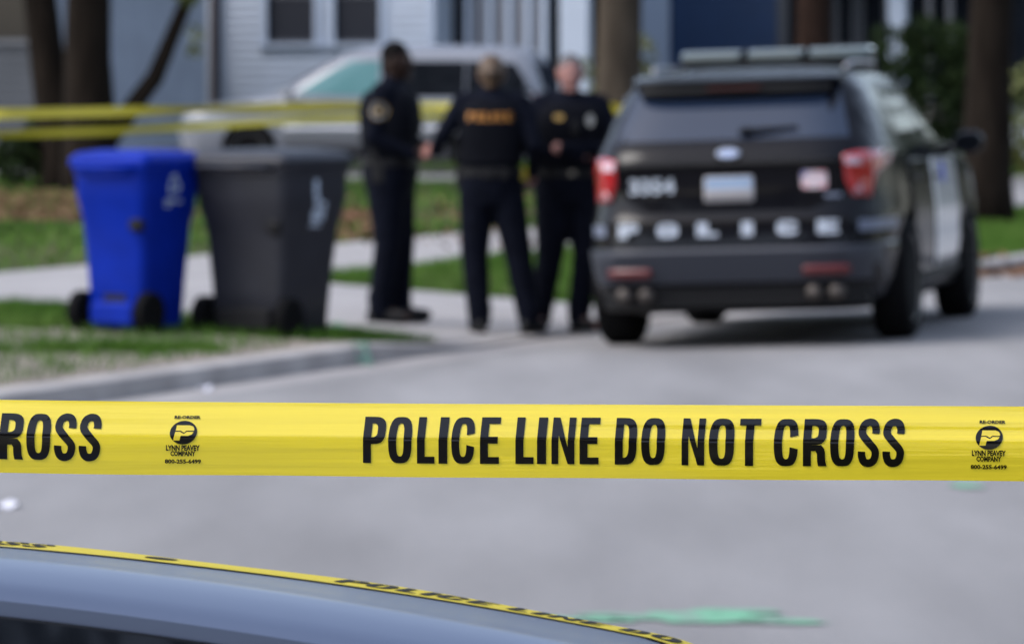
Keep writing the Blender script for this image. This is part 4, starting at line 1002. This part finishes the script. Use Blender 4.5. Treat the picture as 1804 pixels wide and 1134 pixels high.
    jo = remesh_obj('uniform_shirt', jk, .012, navy, t, 3)
    tr = MB(); rows = [(.80, .12, .10), (.88, .165, .118), (.95, .176, .128), (1.03, .168, .118)]
    tr.loft([ell_ring(z, (rx + .012) * build, (ry + .014) * build, 0, .012) for z, rx, ry in rows])
    for sd in ('l', 'r'):
        a, b, c = (V3(J[sd + k]) for k in ('hip', 'kn', 'an'))
        tr.capsule(a, b, .108 * build + .008, .092); tr.capsule(b, c + V3((0, 0, .0)), .090, .074); tr.capsule(c + V3((0, 0, .06)), c + V3((0, -.012, -.02)), .078, .072)
    remesh_obj('trousers', tr, .012, navy2, t, 3)
    for sd in ('l', 'r'):
        an = V3(J[sd + 'an']); toe = V3(J[sd + 'toe']); d = (V3((toe.x, toe.y, 0)) - V3((an.x, an.y, 0))).normalized()
        b = MB(); b.capsule(an + V3((0, 0, .04)), V3((an.x, an.y, .055)), .053, .05); b.capsule(V3((an.x, an.y, .05)) - d * .045, V3((an.x, an.y, .05)) + d * .05, .043, .047)
        b.capsule(V3((an.x, an.y, .05)) + d * .05, V3((an.x, an.y, .045)) + d * .165, .048, .040, 14)
        bt_ = remesh_obj('boot', b, .01, leather, t, 3)
        rm = Matrix.Rotation(math.atan2(d.y, d.x), 3, 'Z')
        MB().bevbox(V3((an.x, an.y, .012)) + d * .052, (.262, .080, .024), .008, rm).build('sole', rubber, bt_)
    be = MB().loft([ell_ring(z, (.172 + .022) * build, (.122 + .024) * build, 0, .012) for z in (.985, .99, 1.03, 1.035)]).build('duty_belt', leather, t, smooth=False)
    if vest:
        ve = MB(); rows = [(1.05, .158, .110), (1.12, .160, .114), (1.20, .170, .120), (1.32, .180, .128), (1.40, .165, .118), (1.455, .12, .095)]
        ve.loft([ell_ring(z, (rx + .034) * build * (.93 if z > 1.3 else 1), (ry + .03) * build, 0, .012) for z, rx, ry in rows])
        vo = remesh_obj('vest', ve, .012, vest_m, t, 3)
    else: vo = jo
    # hair
    h = MB()
    if hair_kind == 'bun':
        h.ellip(hc + V3((0, .022, .026)), (.088, .094, .110), 22, 14); h.ellip(hc + V3((0, .122, .012)), (.040, .034, .038)); h.capsule(hc + V3((0, .055, -.02)), hc + V3((0, .065, -.05)), .058, .045)
    else:
        h.ellip(hc + M @ V3((0, .017, .050)), (.080, .092, .086), 22, 14); h.capsule(hc + M @ V3((0, .05, -.01)), hc + M @ V3((0, .06, -.05)), .058, .045)
    ho = remesh_obj('hair', h, .009, hair_m, t, 2)
    if hair_kind == 'bun':
        MB().tube([hc + V3((.040 * math.cos(q), .098, .010 + .036 * math.sin(q))) for q in (2 * math.pi * k / 16 for k in range(17))], .012, 8).build('bun_shade', leather, ho, smooth=True)  # dark ring added to stand for the shadow round the bun
    tb = bvh_of(vo); tj = bvh_of(jo)
    def on(tree, sgn, off=.004):
        def g(u, v):
            hit = tree.ray_cast(V3((u, sgn * 2, v)), V3((0, -sgn, 0)))
            return hit[0] + V3((0, sgn * off, 0)) if hit[0] else V3((u, sgn * .15, v))
        return g
    return t, be, vo, on(tb, 1), on(tb, -1), tj
def J_(**k):
    J = dict(lsh=(.178, .01, 1.435), rsh=(-.178, .01, 1.435), lel=(.235, .03, 1.17), rel=(-.235, .03, 1.17), lwr=(.245, -.06, .94), rwr=(-.245, -.06, .94),
             lhip=(.088, .012, .91), rhip=(-.088, .012, .91), lkn=(.10, -.01, .50), rkn=(-.10, -.01, .50), lan=(.105, .02, .10), ran=(-.105, .02, .10), ltoe=(.13, -.16, .04), rtoe=(-.13, -.16, .04))
    J.update(k); return J
def on_ground(px, py, h_px):
    p = at(px, py); return p
# officer seen in profile, facing right
p1 = at(691, 568)
J1 = J_(lkn=(.09, -.03, .50), rkn=(-.09, .0, .50), lan=(.09, -.02, .10), ran=(-.085, .06, .10), ltoe=(.12, -.19, .04), rtoe=(-.10, -.12, .04),
        rel=(-.245, .06, 1.17), rwr=(-.16, -.17, 1.06), rhand=(.35, -.75, .1), lel=(.24, .02, 1.16), lwr=(.13, -.22, 1.09), lhand=(-.5, -.7, .1), head=(0, -.035, 1.635))
o1, be1, v1, back1, front1, tj1 = person('officer in profile with black hair and a round shoulder patch, standing left of the others', p1, R(76), J1, skin_d, hair_k, 'short', 1.78, 1.20)
o1.scale = (1.03,) * 3
def arm_patch(t, tj, sg, z):
    def g(u, v, off=.004):
        h = tj.ray_cast(Vector((sg * 2, u, v)), Vector((-sg, 0, 0))); return h[0] + Vector((sg * off, 0, 0))
    a = patch('shoulder_patch', [ellipse(.012, z, .058, .062)], lambda u, v: g(u, v, .005), gold, t)
    patch('patch_field', [ellipse(.012, z, .047, .050)], lambda u, v: g(u, v, .008), patch_w, a)
    patch('patch_seal', [ellipse(.012, z, .018, .018)], lambda u, v: g(u, v, .011), gold, a)
arm_patch(o1, tj1, -1, 1.335)
MB().bevbox((-.20, .03, .955), (.05, .09, .15), .012).build('holster', leather, be1); MB().bevbox((-.215, .06, 1.05), (.035, .055, .09), .01).build('pistol_grip', leather, be1)
MB().bevbox((.20, .02, .98), (.05, .07, .12), .012).build('radio', leather, be1)
MB().bevbox((-.10, -.15, 1.25), (.07, .04, .10), .01).build('vest_pouch', vest_m, v1); MB().bevbox((.08, -.15, 1.25), (.07, .04, .10), .01).build('vest_pouch', vest_m, v1)
# officer with her back to us
p2 = at(866, 586)
J2 = J_(lkn=(.105, .0, .50), rkn=(-.165, .01, .50), lan=(.075, .03, .10), ran=(-.235, .02, .10), ltoe=(.12, -.13, .04), rtoe=(-.30, -.14, .04),
        lel=(.30, .06, 1.24), lwr=(.36, -.07, 1.14), lhand=(.55, -.6, -.12), rel=(-.275, .07, 1.18), rwr=(-.25, -.07, 1.00), rhand=(.1, -.6, -.5), head=(0, -.02, 1.61))
# she faces away from the camera: her left hand shows at the left
o2, be2, v2, back2, front2, tj2 = person('officer seen from behind with tied blond hair and amber lettering on her vest', p2, R(176), J2, skin_p, hair_b, 'bun', 1.72, 1.04)
o2.scale = (1.02,) * 3
xs_ = -.140; it = []
for ch in 'POLICE':
    wdt = .020 if ch == 'I' else .040; it.append((ch, xs_, xs_ + wdt)); xs_ += wdt + .012
tot = xs_ - .012 + .140
it = [(c, (a + .140 - tot / 2), (b + .140 - tot / 2)) for c, a, b in it]
# mirrored in local x because the back is read from +y
polys = [[(-x, y) for x, y in p] for p in spell(it, None, 1.328, .052)]
patch('vest_lettering', polys, back2, orange, v2, grid_cuts(-.16, .16, .03))
MB().bevbox((-.198, .015, .985), (.05, .06, .11), .014).build('taser', yel_p, be2); MB().bevbox((-.198, .02, .93), (.055, .075, .06), .012).build('taser_holster', leather, be2)
MB().bevbox((.195, .03, .97), (.05, .08, .14), .012).build('holster', leather, be2); MB().bevbox((0, .152, 1.0), (.09, .04, .06), .01).build('cuff_pouch', leather, be2)
MB().bevbox((-.09, .148, 1.0), (.06, .04, .07), .01).build('radio', leather, be2)
# officer facing us, arms folded
p3 = at(1004, 583)
J3 = J_(lkn=(.105, -.02, .50), rkn=(-.125, .0, .50), lan=(.06, .02, .10), ran=(-.19, .0, .10), ltoe=(.14, -.13, .04), rtoe=(-.22, -.17, .04), rhip=(-.095, .012, .91),
        rel=(-.30, -.05, 1.18), rwr=(.045, -.165, 1.12), rhand=(.9, .60, .0), lel=(.30, -.05, 1.18), lwr=(-.05, -.195, 1.165), lhand=(-.9, .75, .0), lpalm=(0, 1, 0), rpalm=(0, 1, 0), head=(.0, -.03, 1.635))
o3, be3, v3, back3, front3, tj3 = person('officer facing the camera with folded arms and a pale badge, beside the police car', p3, R(4), J3, skin_p, hair_g, 'short', 1.78, 1.22)
o3.scale = (1.015,) * 3
patch('badge', [ellipse(.115, 1.345, .026, .040)], front3, mat('badge_metal', (.36, .35, .32), .35, metal=.3), v3)
patch('name_bar', [ellipse(-.085, 1.365, .032, .020)], front3, gold, v3)
MB().bevbox((.02, -.185, 1.30), (.05, .04, .09), .01).build('body_camera', leather, v3)
MB().bevbox((-.215, .02, .96), (.05, .09, .15), .012).build('holster', leather, be3); MB().bevbox((.215, .02, .97), (.05, .07, .12), .012).build('radio', leather, be3)
MB().bevbox((0, -.155, 1.01), (.06, .02, .045), .008).build('buckle', chrome, be3)
arm_patch(o3, tj3, 1, 1.335)

# ------------------------------------------------------------------ police tapes
S48 = FPX / 4.8
TW = .0765
PROF = [(0, 14), (.06, 20), (.12, 27), (.20, 25), (.26, 20), (.33, 22), (.40, 24), (.455, 22), (.475, 9), (.50, 1.0), (.60, -.5), (.70, -1.5), (.85, -3), (1.0, -4)]
def tilt(v, u):
    """lean of the film at height v (0 top, 1 foot), in degrees; the fold pattern drifts along the tape"""
    f2 = sstep(-.05, .16, u) if u < .4 else 1.0
    a = np.interp(v, [q[0] for q in PROF], [q[1] for q in PROF])
    # second crease through the middle of the right half
    a += f2 * (-17 * math.exp(-((v - .30 - .02 * u) / .022) ** 2) + 6 * math.exp(-((v - .42) / .03) ** 2))
    a += 2.0 * math.sin(7 * u + 9 * v) + 1.2 * math.sin(19 * u - 5 * v + 1)
    return R(a)
NV = 44
_cache = {}
def tape_col(u):
    key = round(u, 4)
    if key in _cache: return _cache[key]
    y = z = 0.; out = [(0., 0.)]
    for j in range(NV):
        a = tilt((j + .5) / NV, u); y -= math.sin(a) * TW / NV; z -= math.cos(a) * TW / NV; out.append((y, z))
    ym = out[NV // 2][0]
    out = [(a - ym, b) for a, b in out]; _cache[key] = out
    return out
ZTL = far(0, 703, 4.8).z; ZTR = far(1804, 720, 4.8).z; XTL, XTR = far(0, 703, 4.8).x, far(1804, 720, 4.8).x
def tape_pt(u, v, off=0.):
    c = tape_col(u); j = min(NV - 1, max(0, int(v * NV))); t = v * NV - j
    y = c[j][0] + (c[j + 1][0] - c[j][0]) * t; z = c[j][1] + (c[j + 1][1] - c[j][1]) * t
    s = (u - XTL) / (XTR - XTL); zt = ZTL + (ZTR - ZTL) * s + .004 * (s - .5) ** 2 - .001
    k = 1 + .025 * (s - .5)
    return Vector((u, 4.8 + y - off, zt + z * k + .0015 * math.sin(3 * u)))
us = lin(-4.2, -.62, 60) + lin(-.6, .6, 90) + lin(.62, 4.2, 60)
V = [tape_pt(u, j / NV) for u in us for j in range(NV + 1)]; n = NV + 1
F = [(i * n + j, i * n + j + 1, i * n + n + j + 1, i * n + n + j) for i in range(len(us) - 1) for j in range(NV)]
tape = tag(mesh_obj('police_tape', V, F, tape_y, smooth=True), 'wide yellow police line tape stretched across the foreground', 'tape')
U = lambda px: far(px, 770, 4.8).x
LET = [('P', 639.4, 678), ('O', 683.7, 725), ('L', 734.5, 765.5), ('I', 772.5, 788), ('C', 795, 835.5), ('E', 845.5, 879), ('L', 908, 940), ('I', 946, 962), ('N', 971.5, 1012), ('E', 1021, 1054.5),
       ('D', 1083, 1121.5), ('O', 1129.5, 1171), ('N', 1200.7, 1240.5), ('O', 1248.5, 1293), ('T', 1301, 1338), ('C', 1363, 1405.5), ('R', 1414.4, 1455), ('O', 1462.3, 1504.5), ('S', 1511, 1548.5), ('S', 1554.5, 1592.5)]
PER = 1424 / S48; PERL = 1420 / S48
VT, VB = .185, .815
cv = [j / NV for j in range(1, NV)]
def tmap(off): return lambda u, v: tape_pt(u + .0024 * max(0, (.5 - v)) / .32, v, off)
# glyph boxes run foot to head, tape v runs head to foot
def tlet(items, shift):
    out = []
    for ch, a, b in items:
        ua, ub = U(a) - shift, U(b) - shift
        for p in glyph(ch): out.append([(ua + q[0] / GW[ch] * (ub - ua), VB - q[1] * (VB - VT)) for q in p])
    return out
def logo(cpx, shift, par):
    c = U(cpx) - shift; px = 1 / S48; q = lambda x, v: (c + x * px, v)
    lg = patch('maker_mark', [[q(x, .425 + y) for x, y in ellipse(0, 0, 24, .163, 40)]], tmap(.0009), tape_k, par, (), cv)
    Pp = [(-13, .325), (10, .325), (16, .34), (18.5, .372), (18.5, .40), (5, .40), (1, .428), (-5, .40), (-14, .40)]
    Pq = [(-14.3, .416), (-6.5, .416), (1, .447), (6, .416), (18, .416), (15.5, .452), (9, .472), (-4, .472), (-6, .535), (-17, .535)]
    patch('letter_in_disc', [[q(*p) for p in Pp], [q(*p) for p in Pq]], tmap(.0014), tape_y, lg, (), cv)
    f = lambda txt, x, v0, wd, h: [[(p[0], v0 - p[1]) for p in poly] for poly in font_polys(txt, c + x * px, 0, wd * px, h)]
    for q_ in (('RE-ORDER', 4, .235, 46, .045), ('LYNN PEAVEY', 0, .672, 60, .075), ('COMPANY', 0, .745, 44, .070), ('800-255-6499', 0, .845, 64, .060)): patch('lettering', f(*q_), tmap(.0009), tape_k, par, (), cv)
for q_ in (2, 1, 0, -1):
    patch('lettering', tlet(LET, q_ * PERL), tmap(.0009), tape_k, tape, (), cv)
    logo(1742, q_ * PER, tape)
# tape lying over the near car's roof
CI = Matrix.Translation(car.location) @ crot
SIL = [(-.40, .37), (.19, .37), (.30, .385), (.42, .40), (.56, .415), (.66, .42), (.80, .43)]
def rtape(u, v, off=0.):
    """u across the roof, v along it (0 near edge, 1 far edge); hangs straight down past the roof edges"""
    a = float(np.interp(u, [q[0] for q in SIL], [q[1] for q in SIL])) - .020 - .076 + .076 * v
    uu = max(-.66, min(.66, u)); z = skin_z(a, uu) + .0015 + .0028 * v + .0008 * math.sin(19 * u + 1) * v + off
    if u > .66: return CI @ Vector((.662 + (u - .66) * .25, A0 + a, z - (u - .66) * 1.2))
    if u < -.66: return CI @ Vector((-.662 + (u + .66) * .25, A0 + a, z + (u + .66) * 1.2))
    return CI @ Vector((u, A0 + a, z))
us = lin(-1.1, -.665, 8) + lin(-.66, .66, 100) + lin(.665, 1.1, 8)
V = [rtape(u, j / 6) for u in us for j in range(7)]
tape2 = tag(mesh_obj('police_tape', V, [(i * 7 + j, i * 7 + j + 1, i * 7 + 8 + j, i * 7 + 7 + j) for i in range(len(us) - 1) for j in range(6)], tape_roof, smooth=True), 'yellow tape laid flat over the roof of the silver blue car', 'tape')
# lettering along it: one phrase starts at about (600, 1035)
def upx(px):
    best = min(lin(-.3, .66, 300), key=lambda u: abs((lambda q: 902 + FPX * q.x / (q.y * math.cos(PITCH) - (q.z - CAMZ) * math.sin(PITCH)))(rtape(u, .5)) - px)); return best
u0 = upx(600)
pol = []; po2 = []
for ch, a, b in LET:
    for p in glyph(ch):
        k = lambda px: u0 + (px - 639.4) / S48
        pol.append([(k(a + q[0] / GW[ch] * (b - a)), .185 + q[1] * .63) for q in p]); po2.append([(k(a + q[0] / GW[ch] * (b - a)) - PER, .185 + q[1] * .63) for q in p])
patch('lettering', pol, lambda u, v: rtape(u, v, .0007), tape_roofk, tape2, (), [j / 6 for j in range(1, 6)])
patch('lettering', po2, lambda u, v: rtape(u, v, .0007), tape_roofk, tape2, (), [j / 6 for j in range(1, 6)])
um = upx(285)
patch('maker_mark', [[(um + x / S48, .5 + y) for x, y in ellipse(0, 0, 26, .2)]], lambda u, v: rtape(u, v, .0007), tape_roofk, tape2)
# far tapes, tied round the grey brown tree
def far_tape(label, pts, wd, tw):
    P = []
    for (a, b, Y), (c, d, Y2) in zip(pts, pts[1:]):
        for k in range(8): t = k / 8; P.append(far(a + (c - a) * t, b + (d - b) * t, Y + (Y2 - Y) * t))
    P.append(far(*pts[-1])); V = []; F = []
    for i, p in enumerate(P):
        an = .35 * math.sin(i * .5 + tw) + .5 * math.sin(i * .17 + 2 * tw)
        for j in range(5):
            q = (j / 4 - .5) * wd; V.append(p + Vector((0, math.sin(an) * q, math.cos(an) * q)))
    for i in range(len(P) - 1):
        for j in range(4): F.append((i * 5 + j, i * 5 + j + 1, i * 5 + 6 + j, i * 5 + 5 + j))
    return tag(mesh_obj('police_tape', V, F, tape_far, smooth=True), label, 'tape')
YT = bC.y - .27
far_tape('upper yellow tape running behind the officers to the grey brown tree', [(-300, 210, 44), (0, 201, 44), (200, 197, 45), (400, 192, 46), (600, 187, 47), (760, 187, 48), (930, 190, 48.6), (1078, 190, YT), (1112, 190, YT)], .09, .3)
far_tape('lower yellow tape sagging in front of the left trees', [(-300, 243, 43.5), (0, 237, 43.5), (200, 231, 44.5), (400, 220, 45.5), (560, 210, 46.5), (760, 204, 47.5), (930, 203, 48.3), (1078, 195, YT - .02), (1112, 194, YT - .02)], .072, 1.4)

# ------------------------------------------------------------------ marks and scraps on the street
def spot(name, label, c, polys, m, cat, lift=.006, group=None, rot=0):
    x, y, _ = c; cs, sn = math.cos(rot), math.sin(rot)
    def g(u, v):
        X, Y = x + u * cs - v * sn, y + u * sn + v * cs; return Vector((X, Y, gzw(X, Y) + lift))
    us_ = [p[0] for q in polys for p in q]; vs_ = [p[1] for q in polys for p in q]
    return tag(patch(name, polys, g, m, None, grid_cuts(min(us_), max(us_), .08), grid_cuts(min(vs_), max(vs_), .06)), label, cat, group)
def ragged(cx, cy, rx, ry, n=22): return [(cx + rx * math.cos(2 * math.pi * k / n) * random.uniform(.75, 1.1), cy + ry * math.sin(2 * math.pi * k / n) * random.uniform(.7, 1.15)) for k in range(n)]
G = 'green spray marks on the ground'
c = at(1235, 1088)
spot('paint_mark', 'long green spray streak on the road below the tape', c, [ragged(.02, -.02, .26, .14), ragged(-.38, -.12, .22, .055), ragged(-.2, .0, .2, .05), ragged(.22, -.08, .17, .06), ragged(.12, .16, .16, .06)], green_p, 'paint mark', group=G)
spot('paint_mark', 'green spray spot on the kerb in front of the grey bin', at(640, 640), [ragged(0, 0, .075, .12), ragged(.05, -.2, .03, .06)], green_p, 'paint mark', lift=.006, group=G)
spot('paint_mark', 'small green spot on the driveway right of the grey bin', at(594, 574), [ragged(0, 0, .045, .30)], green_p, 'paint mark', group=G)
spot('paint_mark', 'green spray spot on the road at the right end of the tape', at(1706, 857), [ragged(0, 0, .075, .12)], green_p, 'paint mark', group=G)
spot('paint_mark', 'dull green spot in the leafy gutter under the street tree', at(1722, 462), [ragged(0, 0, .07, .5)], green_p, 'paint mark', group=G)
def scrap(label, c, sx, sy):
    V = [(c.x + sx * (i / 4 - .5), c.y + sy * (j / 3 - .5), c.z + .012 + .012 * math.sin(i * 1.7 + j)) for j in range(4) for i in range(5)]
    V += [(x, y, z - .004) for x, y, z in V]
    F = [(j * 5 + i, j * 5 + i + 1, j * 5 + 6 + i, j * 5 + 5 + i) for j in range(3) for i in range(4)]; F += [tuple(q + 20 for q in reversed(f)) for f in F]
    e = [0, 1, 2, 3, 4, 9, 14, 19, 18, 17, 16, 15, 10, 5]; F += [(a, a + 20, b + 20, b) for a, b in zip(e, e[1:] + e[:1])]
    return tag(mesh_obj('paper_scrap', V, F, paper), label, 'litter')
scrap('white paper scrap on the road at the left edge below the tape', at(4, 893), .12, .11)
scrap('white scrap lying in the gutter by the bare verge', at(362, 687), .07, .16)
